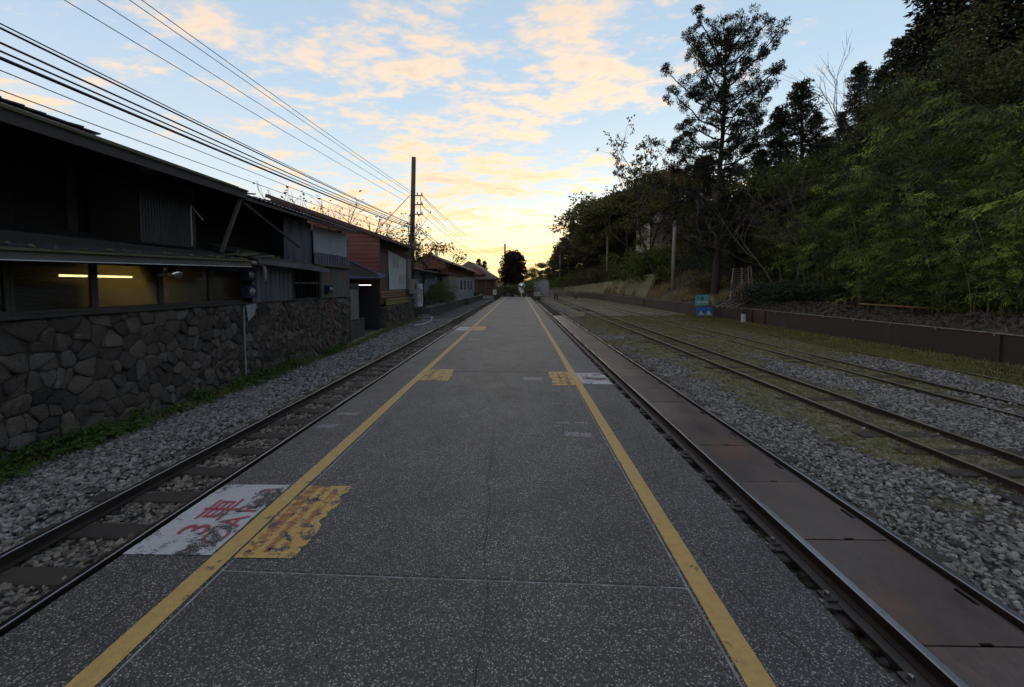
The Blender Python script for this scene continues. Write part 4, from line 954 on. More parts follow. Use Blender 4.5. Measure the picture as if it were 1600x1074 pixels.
for k in range(4):
    z0_ = .63 + k * .085; MB().prism([(RX + .08, RY0 + .6, z0_), (RX + .14, RY0 + .6, z0_ + .02), (RX + .14, RY0 + .6, z0_ + .06), (RX + .08, RY0 + .6, z0_ + .08)], (0, 4.6, 0)).build('weather_strip', m_yeltin, rh, 'yellow corrugated strip')
ov = .62
MB().slab((RX + ov, RY0 - .35, 4.02 - ov * .36 + .06), (RX + ov, RY1 + .1, 4.02 - ov * .36 + .06), (-12, RY1 + .1, 4.02 + (RX + 12) * .36 + .06), (-12, RY0 - .35, 4.02 + (RX + 12) * .36 + .06), .07).build('roof', m_redfascia, rh)
MB().bar((RX + ov + .01, RY0 - .37, 3.80), (-12, RY0 - .37, 4.02 + (RX + 12) * .36 - .02), .04, .17).build('verge_board', m_redfascia, rh)
MB().bar((RX + ov + .02, RY0 - .37, 3.78), (RX + ov + .02, RY1 + .1, 3.78), .04, .12).build('eave_board', m_redfascia, rh)
MB().box(-6.70, -6.62, 24.3, 25.1, 1.35, 3.2).build('grey_panel', m_concrete, rh)
bn = thing('banner', 'pale hanging banner with faded orange writing on the red house', 'banner', (RX + .02, 22, 2.4))
by0, by1 = 20.95, 24.2
mb = MB(); n_ = 12
for i in range(n_):
    for j in range(8):
        f_ = lambda a_, b_: (RX + .03 + .02 * math.sin(a_ * 1.3 + b_ * .7) * (1 - b_ / 9), by0 + (by1 - by0) * a_ / n_, 1.42 + (2.02 - .28 * a_ / n_) * b_ / 8)
        mb.poly([f_(i, j), f_(i + 1, j), f_(i + 1, j + 1), f_(i, j + 1)])
mb.build('cloth', m_banner, bn, smooth=True)
lettering('飯店', .62, m_bprint, bn, (RX + .075, 22.1, 2.82), (R(90), 0, R(90)), 1.0, sx=.9)
lettering('日月', .58, m_bprint, bn, (RX + .075, 23.2, 1.95), (R(90), 0, R(90)), 1.0, sx=.9)
ac = thing('air_conditioner', 'grey outdoor air conditioning unit at the far corner of the red house', 'air conditioner', (-6.5, 24.9, 1.6))
MB().box(-6.60, -6.30, 24.55, 25.3, 1.15, 2.0).build('case', m_metalgrey, ac); MB().lathe([(.001, .02), (.2, .02), (.24, .005)], (-6.3, 24.9, 1.6), 14, 'X').build('fan_grille', m_iron, ac)
o = MB().tube([(-6.3, 24.1, 1.5), (-6.25, 24.4, 1.35), (-6.28, 24.45, 1.05), (-6.4, 24.2, .8)], .02, 6).build('hose', m_pvc); tag(o, 'white looping hose beside the air conditioner', 'hose')

# vertical notice board on its post
nb = thing('notice_post', 'narrow white vertical notice board on a post at the end of the short stone wall', 'sign', (-6.3, 26.2, GZ))
MB().box(-6.34, -6.26, 26.15, 26.22, GZ, 1.45).build('post', m_iron, nb)
MB().box(-6.5, -6.16, 26.10, 26.13, .30, 1.75).build('board', m_signW, nb)
lettering('鐵\n道\n危\n險', .24, m_ink, nb, (-6.40, 26.095, 1.02), (R(90), 0, 0), sx=.7)
lettering('請\n勿\n進\n入', .24, m_ink, nb, (-6.25, 26.095, .92), (R(90), 0, 0), sx=.6)
o = MB().tube([(-5.55, 21.6, GZ + .03), (-5.2, 22.4, GZ + .05), (-5.05, 23.4, GZ + .12), (-5.1, 23.9, GZ + .3)], .02, 6).build('white_hose', m_signW); tag(o, 'white hose lying on the gravel by the short stone wall', 'hose')
o = MB().box(-6.5, -5.6, 25.9, 26.8, GZ, GZ + .12).box(-6.5, -5.9, 26.2, 27.2, GZ + .121, GZ + .24).build('stone_steps', m_concrete); tag(o, 'low concrete steps beside the notice post', 'steps')

# ------------------------------------------------------------------ kerbs, blue-grey house and station building
kb = thing('raised_walk', 'raised concrete walk with a kerb along the left track before the brick gabled house', 'kerb', (-5.9, 35, GZ))
MB().box(-9.5, -5.86, 26.9, 43.3, GZ - .2, .16).build('walk', m_dconc, kb); MB().box(-6.15, -5.83, 26.87, 43.33, .162, .27).build('coping', m_concrete, kb)
kb2 = thing('raised_walk', 'farther raised walk with a kerb leading to the dark red station building', 'kerb', (-5.6, 55, GZ))
MB().box(-9.5, -5.6, 45.5, 64, GZ - .2, .14).build('walk', m_dconc, kb2); MB().box(-5.9, -5.57, 45.48, 64.0, .142, .24).build('coping', m_concrete, kb2)
bh = thing('gabled_house', 'blue grey house with a red brick gable and pale roof edge behind the bushes', 'house', (-7.2, 40, 0))
MB().box(-9.2, -6.75, 27.6, 33.5, .16, 2.6).build('front_wall', m_bluewall, bh)
MB().box(-8.9, -6.3, 38, 58, .16, 3.4).build('rear_wall', m_paleW, bh)
MB().box(-6.85, -6.28, 36.5, 41.5, .16, 2.6).build('shed_wall', m_metalgrey, bh)
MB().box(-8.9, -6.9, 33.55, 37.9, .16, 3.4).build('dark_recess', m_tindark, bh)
MB().slab((-6.15, 26.6, 2.62), (-6.15, 46.5, 2.66), (-9.2, 46.5, 3.2), (-9.2, 26.6, 3.2), .07).build('lower_roof', m_station2, bh)
MB().prism([(-8.9, 33., 3.0), (-5.9, 33., 3.0), (-5.9, 33., 3.50), (-7.15, 33., 4.08), (-8.9, 33., 3.3)], (0, .12, 0)).build('gable', m_brick, bh)
MB().prism([(-6.3, 33.1, 2.7), (-6.28, 58, 2.7), (-6.28, 58, 3.5), (-6.3, 33.1, 3.5)], (.02, 0, 0)).build('upper_side', m_brick, bh)
MB().slab((-5.6, 32.7, 3.50), (-5.6, 58.5, 3.45), (-7.15, 58.5, 4.10), (-7.15, 32.7, 4.20), .06).build('roof', m_station2, bh)
MB().slab((-7.15, 32.7, 4.20), (-7.15, 58.5, 4.10), (-9.2, 58.5, 3.3), (-9.2, 32.7, 3.3), .06).build('roof', m_station2, bh)
mb = MB(); mb.bar((-5.6, 32.68, 3.46), (-7.15, 32.68, 4.17), .05, .10); mb.bar((-5.57, 32.7, 3.46), (-5.57, 58.5, 3.40), .05, .10); mb.build('roof_edge', m_metalgrey, bh)
MB().tube([(-7.15, 32.6, 4.2), (-7.15, 33, 4.32), (-7.15, 34, 4.22)], .09, 8).build('ridge_cap', m_metalgrey, bh)
for k in range(4):
    w_ = MB().box(-6.29, -6.255, 43.5 + k * 3, 45 + k * 3, 1.05, 2.3).build('window', m_signW, bh)
    MB().box(-6.254, -6.25, 43.62 + k * 3, 44.88 + k * 3, 1.12, 2.22).build('pane', m_darkglass, w_)
st = thing('station_building', 'dark red wooden station building with brown hipped roof at the end of the left track', 'building', (-6.5, 74, 0))
MB().box(-12, -4.1, 67, 80, GZ, 2.7).build('wall', m_station, st)
for k in range(9):
    MB().box(-9.2 + k * .62, -9.12 + k * .62, 66.93, 66.99, GZ, 2.7).build('batten', m_redfascia, st)
mb = MB(); e0 = (-12.5, 65.8, 2.7); e1 = (-3.3, 65.8, 2.7); e2 = (-3.3, 81, 2.7); e3 = (-12.5, 81, 2.7); r0 = (-8.9, 72, 5.9); r1 = (-8.4, 78, 5.9)
mb.poly([e0, e1, r0]); mb.poly([e1, e2, r1, r0]); mb.poly([e2, e3, r1]); mb.poly([e3, e0, r0, r1]); mb.poly([e0, e3, e2, e1]); mb.build('roof', m_station2, st)
mb = MB(); mb.prism([(-8.0, 66.5, 3.5), (-5.4, 66.5, 3.3), (-7.2, 66.5, 4.6)], (0, 3, 0)); mb.build('dormer', m_brick, st)
mb = MB(); mb.bar((-5.3, 66.3, 3.3), (-7.2, 66.3, 4.75), .1, .12); mb.bar((-8.3, 66.3, 3.55), (-7.2, 66.3, 4.75), .1, .12); mb.build('dormer_edge', m_roofd, st)
MB().bar((-12.5, 65.78, 2.62), (-3.3, 65.78, 2.62), .05, .14).build('eave_board', m_redfascia, st)
for k in range(4): MB().box(-8.3 + k * 1.45, -8.18 + k * 1.45, 65.85, 65.97, GZ, 2.6).build('porch_post', m_brownwall, st)
MB().box(-6, -3.9, 66, 66.6, GZ, GZ + .45).build('step', m_paleW, st)
ws = thing('notice_board', 'small white notice on a dark stand before the station building', 'sign', (-3.6, 60, GZ))
p = at(773, 457, 62); MB().box(p.x - .25, p.x + .25, 62, 62.05, p.z - .35, p.z + .38).build('panel', m_signW, ws); MB().box(p.x - .2, p.x + .2, 62.06, 62.4, GZ, p.z - .3).build('stand', m_iron, ws)
MB().box(p.x - .12, p.x + .12, 61.98, 61.995, p.z - .05, p.z + .18).build('print', m_tin, ws)
# potted plants and small objects on the far kerb
for k, (px, py, Y, s_, lab) in enumerate(((744, 464, 56, .35, 'dark flower tub with white blooms on the far kerb'), (716, 465, 44, .3, 'low brown bollard beside the gap in the kerb'))):
    p = at(px, py, Y); o = MB().lathe([(.001, 0), (s_ * .8, 0), (s_, .5), (s_ * .9, .5), (.001, .42)], (p.x, Y, .2), 10).build('flower_tub' if k == 0 else 'bollard', m_iron if k == 0 else m_wood); tag(o, lab, 'tub' if k == 0 else 'bollard')

# ------------------------------------------------------------------ steel wall and things beside it
stw = thing('steel_wall', 'long low rusty brown steel wall along the foot of the wooded bank', 'wall', (12.7, 5, GZ))
ys_ = [-8, 10.9, 20.9, 22.0, 40, 58, 70, 82, 92, 102]
ZT = .37
for k, (y0, y1) in enumerate(zip(ys_[:-1], ys_[1:])):
    xa, xb = float(wallx(y0)), float(wallx(y1)); m_ = m_redsteel if k == 2 else m_steelwall
    MB().prism([(xa, y0 + .006, GZ - .2), (xb, y1 - .006, GZ - .2), (xb, y1 - .006, ZT), (xa, y0 + .006, ZT)], (.03, 0, 0)).build('steel_panel', m_, stw, 'red painted panel' if k == 2 else None)
    MB().bar((xa + .02, y0, ZT + .012), (xb + .02, y1, ZT + .012), .11, .022).build('top_flange', m_toprail, stw)
    MB().box(xa - .05, xa - .004, y0 - .04, y0 + .04, GZ - .1, ZT - .002).build('stiffener', m_steelwall, stw)
mb = MB()
for k in range(24):
    y_ = 5 + k * 1.5; x_ = float(wallx(y_)); mb.box(x_ - .045, x_ - .003, y_ - .02, y_ + .02, ZT - .06, ZT - .003)
mb.build('flange_brackets', m_toprail, stw)
# blue-white marker post
mp = thing('marker_post', 'short white marker post with small dark figures before the steel wall', 'post', (0, 0, 0))
p = at(1161, 505, 22.2); mp.location = (p.x, 22.2, GZ)
MB().box(p.x - .09, p.x + .09, 22.15, 22.24, GZ, .12).build('post', m_signW, mp)
MB().box(p.x - .095, p.x + .095, 22.14, 22.25, .121, .21).build('cap', m_blue, mp)
lettering('0\n4\n5', .2, m_ink, mp, (p.x + .01, 22.14, -.12), (R(90), 0, 0))
# teal sign + blue board
ts = thing('teal_sign', 'weathered teal sign board with faded writing above the blue picture board', 'sign', (0, 0, 0))
p = at(1097, 469.5, 26.5); ts.location = (p.x, 26.5, GZ)
mb = MB(); w, h = .42, .36
mb.prism([(p.x - w, 26.5, p.z - h), (p.x + w * .97, 26.5, p.z - h * .86), (p.x + w * .97, 26.5, p.z - .05), (p.x + w * 1.03, 26.5, p.z + .1), (p.x + w * .95, 26.5, p.z + h * 1.05), (p.x - w * .98, 26.5, p.z + h * .86)], (0, .03, 0)); mb.build('board', m_signT, ts)
lettering('注意', .26, m_ink, ts, (p.x - .12, 26.49, p.z + .1), (R(90), 0, 0)); lettering('請勿跨越', .17, m_signW, ts, (p.x + .02, 26.49, p.z - .12), (R(90), 0, 0))
MB().box(p.x - .32, p.x - .27, 26.54, 26.58, GZ, p.z).box(p.x + .27, p.x + .32, 26.54, 26.58, GZ, p.z).build('posts', m_iron, ts)
bs = thing('picture_board', 'blue picture board with two white peaks under the teal sign', 'sign', (0, 0, 0))
p = at(1101, 487.5, 26.2); bs.location = (p.x, 26.2, GZ)
MB().box(p.x - .50, p.x + .50, 26.2, 26.23, p.z - .30, p.z + .29).build('board', m_signB, bs)
for dx, s_ in ((-.2, .21), (.27, .2)):
    MB().prism([(p.x + dx - s_, 26.194, p.z - .2), (p.x + dx + s_ * .9, 26.194, p.z - .2), (p.x + dx - s_ * .2, 26.194, p.z + .10)], (0, .005, 0)).build('white_peak', m_banner, bs)
MB().box(p.x - .4, p.x + .45, 26.186, 26.193, p.z - .24, p.z - .19).build('yellow_ground', m_yeltin, bs)
MB().box(p.x - .47, p.x - .41, 26.24, 26.28, GZ, p.z).box(p.x + .41, p.x + .47, 26.24, 26.28, GZ, p.z).build('posts', m_iron, bs)
# dark hand levers / point stands in the yard
for (px, py, Y, h_, lab) in ((1010, 480, 40, .75, 'dark point lever with a pale top before the steel wall'), (899, 466, 66, .8, 'small dark point lever farther along the yard')):
    p = at(px, py, Y); t_ = thing('point_lever', lab, 'lever', (p.x, Y, GZ), 'point levers in the yard')
    MB().box(p.x - .25, p.x + .25, Y - .15, Y + .15, GZ, GZ + .25).build('base', m_iron, t_); MB().tube([(p.x, Y, GZ + .25), (p.x + .06, Y, GZ + h_)], .05, 8).build('lever', m_iron, t_)
    MB().lathe([(.001, .1), (.07, .06), (.07, -.06), (.001, -.1)], (p.x + .06, Y, GZ + h_), 8).build('weight', m_signW, t_)
for (px, Y, lab) in ((867, 62, 'left of two dark stakes near the far shed'), (871, 60, 'right of two dark stakes near the far shed')):
    p = at(px, 465, Y); o = MB().lathe([(.12, 0), (.10, .5), (.13, .55), (.12, .95), (.001, 1.0)], (p.x, Y, GZ), 8).build('signal_stake', m_iron); tag(o, lab, 'post', 'dark stakes by the far shed')
# iron stair / chute on the bank
m_lad = M('rusty_iron_frame', (.22, .175, .145), (.13, .10, .085), .7, 5)
ir = thing('iron_chute', 'rusty iron stairway running up the bank behind the steel wall', 'stairs', (14, 24.5, .6))
b0 = at(1140, 470, 24.5); b1 = at(1177, 468, 24.0); t0 = at(1146, 420, 27.5); t1_ = at(1173, 418, 27.3)
for a_, b_ in ((b0, t0), (b1, t1_), ((b0 + b1) / 2, (t0 + t1_) / 2), (b1 + Vector((-.22, 0, 0)), t1_ + Vector((-.18, 0, 0)))): MB().bar(a_, b_, .07, .12).build('stringer', m_lad, ir)
for k in range(14):
    t_ = (k + .5) / 14; MB().bar(b0.lerp(t0, t_), b1.lerp(t1_, t_), .16, .03).build('tread', m_lad, ir)
f0 = at(1120, 480, 22.6); f1 = at(1143, 480, 22.4)
for q in range(4): s_ = q / 3; MB().bar(b0.lerp(b1, s_) + Vector((0, 0, .02)), at(1120 + 22 * s_, 480 + 2 * s_, 22.5), .07, .06).build('ramp_rail', m_lad, ir)
o = MB().box(14.62, 15.0, 23.0, 23.4, .62, 1.02).build('concrete_block', m_concrete); tag(o, 'square concrete block beside the iron stairway', 'block')
p = at(1385, 480, 15.2); q = at(1470, 483, 14.2); o = MB().tube([at(1342, 475, 16.2), q], .032, 8).build('bamboo_pole', m_orange); tag(o, 'pale bamboo pole lying on the leaf litter of the bank', 'pole')

# sloping masonry revetment
rv = thing('revetment', 'mossy sloping concrete block revetment beyond the steel wall', 'retaining wall', (13.4, 60, 0))
m_rev = M('mossy_concrete_block', (.20, .185, .105), (.12, .115, .055), .95, 1.2, 20, .5, .01, c3=(.13, .12, .10), isl=.15)
for k in range(13):
    y0 = 42 + k * 3.3; y1 = y0 + 3.25
    for rw in range(4):
        h = 2.75 - .13 * k; za, zb = .1 + h * rw / 4, .1 + h * (rw + 1) / 4 - .02
        xa, xb = float(wallx(y0)) + .7, float(wallx(y1)) + .7; sl_ = .36
        MB().prism([(xa + za * sl_, y0, za), (xb + za * sl_, y1, za), (xb + zb * sl_, y1, zb), (xa + zb * sl_, y0, zb)], (.3, 0, 0)).build('block_course', m_rev, rv)

# ------------------------------------------------------------------ far end: mirror, trolley, shed
mr = thing('mirror_post', 'round convex mirror on a white post at the far end of the platform', 'mirror', (0, 0, 0))
p = at(815, 447, 57.5); mr.location = (p.x, 57.5, 0)
MB().tube([(p.x, 57.5, 0), (p.x, 57.5, p.z)], .07, 8).build('post', m_signW, mr)
MB().lathe([(.001, -.1), (.25, -.07), (.38, 0.)], (p.x + .02, 57.4, p.z), 18, 'Y').build('mirror', m_chrome, mr, smooth=True)
MB().lathe([(.38, -.03), (.46, -.03), (.46, .04), (.38, .04)], (p.x + .02, 57.4, p.z), 18, 'Y').build('mirror_rim', m_signW, mr, smooth=True)
MB().box(p.x - .42, p.x - .05, 57.3, 57.35, p.z - .62, p.z - .25).box(p.x - .25, p.x + .32, 57.36, 57.4, p.z - .95, p.z - .55).build('notice_panels', m_signW, mr)
tr_ = thing('rail_trolley', 'grey rail trolley standing on the plated track at the far end', 'trolley', (2.67, 62, RT))
MB().box(2.1, 3.3, 61, 64, RT + .28, RT + .42).build('chassis', m_iron, tr_)
MB().box(2.3, 3.2, 61.3, 63.6, RT + .42, RT + 1.0).build('body', m_metalgrey, tr_); MB().box(2.35, 2.9, 61.25, 62, RT + 1.0, RT + 1.5).build('engine_cover', m_tin, tr_)
for sx in (-.4, .4):
    for sy in (61.4, 63.4): MB().lathe([(.001, -.05), (.18, -.05), (.18, .02), (.21, .02), (.21, .05), (.001, .05)], (2.67 + sx, sy, RT + .20), 12, 'X').build('wheel', m_iron, tr_)
MB().tube([(2.3, 61.2, RT + 1.), (2.2, 61.1, RT + 2.6)], .05, 6).build('mast', m_metalgrey, tr_)
o = MB().box(1.25, 1.9, 59.6, 60.6, RT + .2, RT + .75).lathe([(.001, 0), (.25, 0), (.28, .6), (.001, .65)], (1.4, 60, RT + .76), 9).build('equipment_crate', m_redfascia); tag(o, 'dark red crate and tub beside the grey rail trolley', 'crate')
sh = thing('white_shed', 'white blue shed with green mossy roof at the end of the yard', 'shed', (0, 0, 0))
a_ = at(838, 455, 78); b_ = at(864, 455, 78); c_ = at(838, 440, 78); sh.location = (a_.x, 78, GZ)
zt_ = at(838, 440, 78).z; zr_ = at(852, 435, 78).z
MB().prism([(a_.x, 78, GZ), (b_.x - .8, 78, GZ), (b_.x - .8, 78, zt_ + .3), (a_.x + 1.4, 78, zr_), (a_.x, 78, zt_)], (0, 6, 0)).build('walls', m_shed, sh)
for k in range(9): MB().box(a_.x + .05, b_.x - .85, 77.95, 77.99, GZ + .3 + k * .25, GZ + .32 + k * .25).build('cladding_board', m_tin, sh)
mb = MB(); mb.slab((a_.x - .4, 77.6, zt_), (a_.x - .4, 84.5, zt_), (a_.x + 1.6, 84.5, zr_ + .15), (a_.x + 1.6, 77.6, zr_ + .15), .15); mb.slab((a_.x + 1.6, 77.6, zr_ + .15), (a_.x + 1.6, 84.5, zr_ + .15), (b_.x - .4, 84.5, zt_ + .1), (b_.x - .4, 77.6, zt_ + .1), .15); mb.build('roof', m_mossroof, sh)

# pale house high on the hillside
ph = thing('hillside_house', 'pale house half hidden by trees on the hillside', 'house', (18, 50, 6))
HY = 50; xa, xb = at(1016, 360, HY).x, at(1062, 360, HY).x; za, zb = at(1040, 378, HY).z - 1, at(1040, 350, HY).z
MB().box(xa, xb, HY, HY + 6, za, zb).build('lower_wall', m_paleh, ph); MB().box(xa - .15, xb + .15, HY - .15, HY + 6, zb + .002, zb + .14).build('terrace_slab', m_concrete, ph)
xc, xd = at(1034, 330, HY).x, at(1082, 330, HY).x; zc_ = at(1050, 316, HY).z
MB().box(xc, xd, HY + 1.2, HY + 6, zb + .15, zc_).build('upper_wall', m_paleh, ph)
for k in range(5):
    x0 = xc + .3 + k * .72; w_ = MB().box(x0, x0 + .58, HY + 1.14, HY + 1.19, zb + .75, zc_ - .45).build('window', m_signW, ph); MB().box(x0 + .05, x0 + .53, HY + 1.12, HY + 1.136, zb + .8, zc_ - .5).build('pane', m_darkglass, w_)
for k in range(9): MB().box(xa + .1 + k * (xb - xa - .3) / 8, xa + .16 + k * (xb - xa - .3) / 8, HY - .1, HY - .04, zb + .142, zb + .95).build('railing_post', m_signW, ph)
MB().box(xa, xb, HY - .11, HY - .03, zb + .952, zb + 1.02).build('railing_top', m_signW, ph)
MB().slab((xc - .6, HY + .5, zc_ + .05), (xd + .6, HY + .5, zc_ + .55), (xd + .6, HY + 7, zc_ + 1.3), (xc - .6, HY + 7, zc_ + .8), .16).build('roof', m_metalgrey, ph)

# ------------------------------------------------------------------ poles and wires
def pole(label, bx, Y, top, r0, r1, m_, lean=0., zb=GZ, grp=None):
    t_ = thing('utility_pole', label, 'utility pole', (bx, Y, zb), grp)
    MB().tube([(bx, Y, zb - .5), (bx + lean * .5, Y, (zb + top) / 2), (bx + lean, Y, top)], [r0, (r0 + r1) / 2, r1], 14).build('shaft', m_, t_, smooth=True); return t_
PY = 27.2
b_ = at(643, 440, PY); tp_ = at(646.5, 246, PY)
up = pole('tall dark utility pole behind the red house', b_.x - .08, PY, tp_.z, .19, .14, m_pole, tp_.x - b_.x + .08)
arms = []
for k, yy_ in enumerate((307, 321, 336)):
    z_ = at(650, yy_, PY).z; x0 = at(646, yy_, PY).x; x1 = at(660, yy_, PY).x
    ar = MB().bar((x0, PY - .2, z_), (x1 + .1, PY - .2, z_), .06).build('crossarm', m_iron, up)
    ins = MB(); ins.lathe([(.001, .0), (.04, .02), (.06, .07), (.03, .09), (.055, .13), (.02, .17), (.001, .17)], (x1, PY - .2, z_ + .03), 8); ins.build('insulator', m_signW, ar)
    ins = MB(); ins.lathe([(.001, .0), (.04, .02), (.06, .07), (.03, .09), (.055, .13), (.02, .17), (.001, .17)], (x1 - .28, PY - .2, z_ + .03), 8); ins.build('insulator', m_signW, ar)
MB().bar(at(657, 305, PY), at(657, 338, PY), .03).build('arm_link', m_iron, up)
MB().box(b_.x + .15, b_.x + .45, PY - .5, PY - .2, at(650, 386, PY).z, at(650, 378, PY).z).build('junction_box', m_metalgrey, up)
MB().tube([at(641, 305, PY - .2), at(566 + 12, 372, 22.5)], .02, 5).build('stay', m_wire, up)
P2Y = 84; p2 = at(789, 381, P2Y); pole('distant dark utility pole beside the round dark tree', p2.x, P2Y, p2.z, .2, .16, m_pole, 0)
def wire(pts3, r_, label, sag=.0, n=24):
    a_, b_ = Vector(pts3[0]), Vector(pts3[-1]); P_ = []
    for i in range(n + 1):
        t_ = i / n; p = a_.lerp(b_, t_); p.z -= sag * 4 * t_ * (1 - t_); P_.append(p)
    o = MB().tube(P_, r_ * .75, 5, cap=False).build('overhead_wire', m_wire); tag(o, label, 'wire', 'overhead wires'); return o
def wire_px(p_left, X, p_pole, r_, label, dy=0.):
    d = ray(*p_left); A = EYE + d * (X / d.x); B = at(*p_pole, PY - .1)
    d_ = (A - B); A2_ = B + d_ * ((B.y + 9) / (B.y - A.y)); 
    t_ = (B.y - A.y) / (B.y - A2_.y); sag = .22                   # small sag while still passing the sighted point
    A2_.z += sag * 4 * t_ * (1 - t_) / t_
    wire([A2_, B], r_, label, sag, 30)
for pl, X, pp, r_, lb in (((100, 0), -8.6, (636, 316), .012, 'lowest of the four thin high wires rising to the upper left'), ((152, 0), -8.4, (640, 309), .012, 'second lowest of the four thin high wires'),
                          ((202, 0), -8.2, (642, 303), .012, 'second highest of the four thin high wires'), ((221, 0), -8.1, (643, 300), .013, 'highest of the four thin wires, with a small joint on it'),
                          ((0, 37), -6.9, (648, 352), .014, 'thin top wire of the lower bundle'), ((0, 44), -6.9, (648, 353), .022, 'second wire of the lower bundle from its top'),
                          ((0, 67), -6.8, (648, 355), .022, 'third wire of the lower bundle, medium thick'), ((0, 80), -6.8, (648, 357), .020, 'fourth wire of the lower bundle just above the thickest'),
                          ((0, 91), -6.7, (648, 359), .034, 'thickest black cable of the lower bundle'), ((0, 110), -6.6, (648, 366), .010, 'thin wire just below the thickest cable'),
                          ((0, 141), -6.5, (648, 372), .010, 'lowest thin wire, passing close over the wooden house roof')):
    wire_px(pl, X, pp, r_, lb)
d = ray(417, 149); jp = EYE + d * (-7.35 / d.x)
for k, (y0, y1, sg) in enumerate(((306, 384, 1.7), (308, 386, 2.0), (321, 388, 1.9), (323, 390, 2.2), (336, 392, 1.9))):
    wire([at(660, y0, PY - .2), at(788, y1, P2Y)], .016 + .004 * (k == 0), ['top wire from the crossarms to the distant pole', 'second wire from the crossarms to the distant pole', 'middle wire from the crossarms to the distant pole', 'fourth wire from the crossarms to the distant pole', 'lowest wire from the crossarms to the distant pole'][k], sg)
for k, (p0, p1, Y1_) in enumerate((((651, 355), (752, 418), 66), ((651, 357), (728, 411), 66), ((651, 350), (700, 396), 36))):
    wire([at(*p0, PY), at(*p1, Y1_)], .03 if k < 2 else .016, ['thick cable from the tall pole down to the station roof', 'second thick cable from the tall pole to the station', 'thin cable from the tall pole to the gabled house'][k], .35)
for (px, y0, y1, Y) in ((693, 385, 402, 40), (711, 381, 410, 48)):
    o = MB().tube([at(px, y1, Y), at(px, y0, Y)], .025, 5).build('aerial_mast', m_metalgrey); tag(o, 'thin roof aerial ' + ('above the brick gable' if px < 700 else 'between the gabled house and the station'), 'aerial')
lp = at(1051, 447, 38); pole('slim pale concrete lamp pole on the bank left of the tallest tree', lp.x, 38, at(1053, 345, 38).z, .19, .14, m_cpole, .1, float(hillz(lp.x, 38)) - .1)
for k, (px, y1, y0, Y, lab) in enumerate(((949, 398, 366, 62, 'pale utility pole in the bushes halfway up the slope'), (875, 424, 399, 92, 'distant pale pole on the slope above the shed, left one'), (889, 420, 405, 92, 'distant pale pole on the slope above the shed, right one'))):
    a_, b_ = at(px, y1, Y), at(px, y0, Y); pole(lab, a_.x, Y, b_.z, .16, .12, m_cpole, 0, a_.z - 2, 'poles on the slope')
for k, (p0, Y0_, p1, Y1_) in enumerate((((949, 369), 62, (1010, 362), 50), ((949, 374), 62, (1010, 368), 50), ((875, 403), 92, (858, 410), 110), ((875, 402), 92, (889, 406), 92))):
    wire([at(*p0, Y0_), at(*p1, Y1_)], .02, ['upper wire of the pole on the slope', 'lower wire of the pole on the slope', 'wire going left from the distant slope pole', 'short wire between the two distant slope poles'][k], .3)

# ------------------------------------------------------------------ foliage builders
def leaf_quads(P, D, Ln, Wd, name, m):
    """P base points, D directions, one diamond leaf each"""
    n = len(P); D = D / np.maximum(np.linalg.norm(D, axis=1, keepdims=True), 1e-6)
    U = np.cross(D, rng.normal(0, 1, (n, 3))); U /= np.maximum(np.linalg.norm(U, axis=1, keepdims=True), 1e-6)
    Ln = np.asarray(Ln).reshape(-1, 1) * np.ones((n, 1)); Wd = np.asarray(Wd).reshape(-1, 1) * np.ones((n, 1))
    V = np.stack([P, P + D * Ln * .45 + U * Wd, P + D * Ln, P + D * Ln * .45 - U * Wd], 1).reshape(-1, 3)
    return fast_mesh(name, V, np.arange(4 * n).reshape(n, 4), m)
def sph(n):
    v = rng.normal(0, 1, (n, 3)); return v / np.linalg.norm(v, axis=1, keepdims=True)
def clump_leaves(centres, radii, per, Ln, Wd, name, m, flat=.8, droop=0., hollow=.35):
    C = np.repeat(np.array(centres), per, 0); Rr = np.repeat(np.array(radii), per); n = len(C)
    s = sph(n); rad = Rr * (hollow + (1 - hollow) * rng.random(n) ** .6); P = C + s * rad[:, None] * np.array([1, 1, flat])
    D = s + rng.normal(0, .7, (n, 3)) + np.array([0, 0, -droop]); L_ = Ln * rng.uniform(.6, 1.3, n)
    return leaf_quads(P, D, L_, Wd * rng.uniform(.7, 1.2, n), name, m)
def limb(mb, p, d, ln, r0, depth, tips, r, spread=.6, up=.15, kids=3, nseg=4, ratio=.62, minr=.006):
    pts = [Vector(p)]; d = Vector(d).normalized()
    for i in range(nseg):
        d = (d + Vector((r.gauss(0, .13), r.gauss(0, .13), r.gauss(0, .10) + up * .25))).normalized(); pts.append(pts[-1] + d * ln / nseg)
    mb.tube(pts, [r0 * (1 - .55 * i / nseg) for i in range(nseg + 1)], 5 if r0 < .08 else 8, cap=False)
    if depth <= 0: tips.append((pts[-1], d)); return
    for k in range(kids):
        t_ = r.uniform(.45, 1.) if k else 1.
        i = min(int(t_ * nseg), nseg - 1); q = pts[i].lerp(pts[i + 1], t_ * nseg - i) if t_ < 1 else pts[-1]
        nd = (d + Vector((r.gauss(0, spread), r.gauss(0, spread), r.gauss(0, spread * .6) + up))).normalized()
        limb(mb, q, nd, ln * ratio * r.uniform(.8, 1.15), max(r0 * .5, minr), depth - 1, tips, r, spread, up, kids, max(3, nseg - 1), ratio, minr)

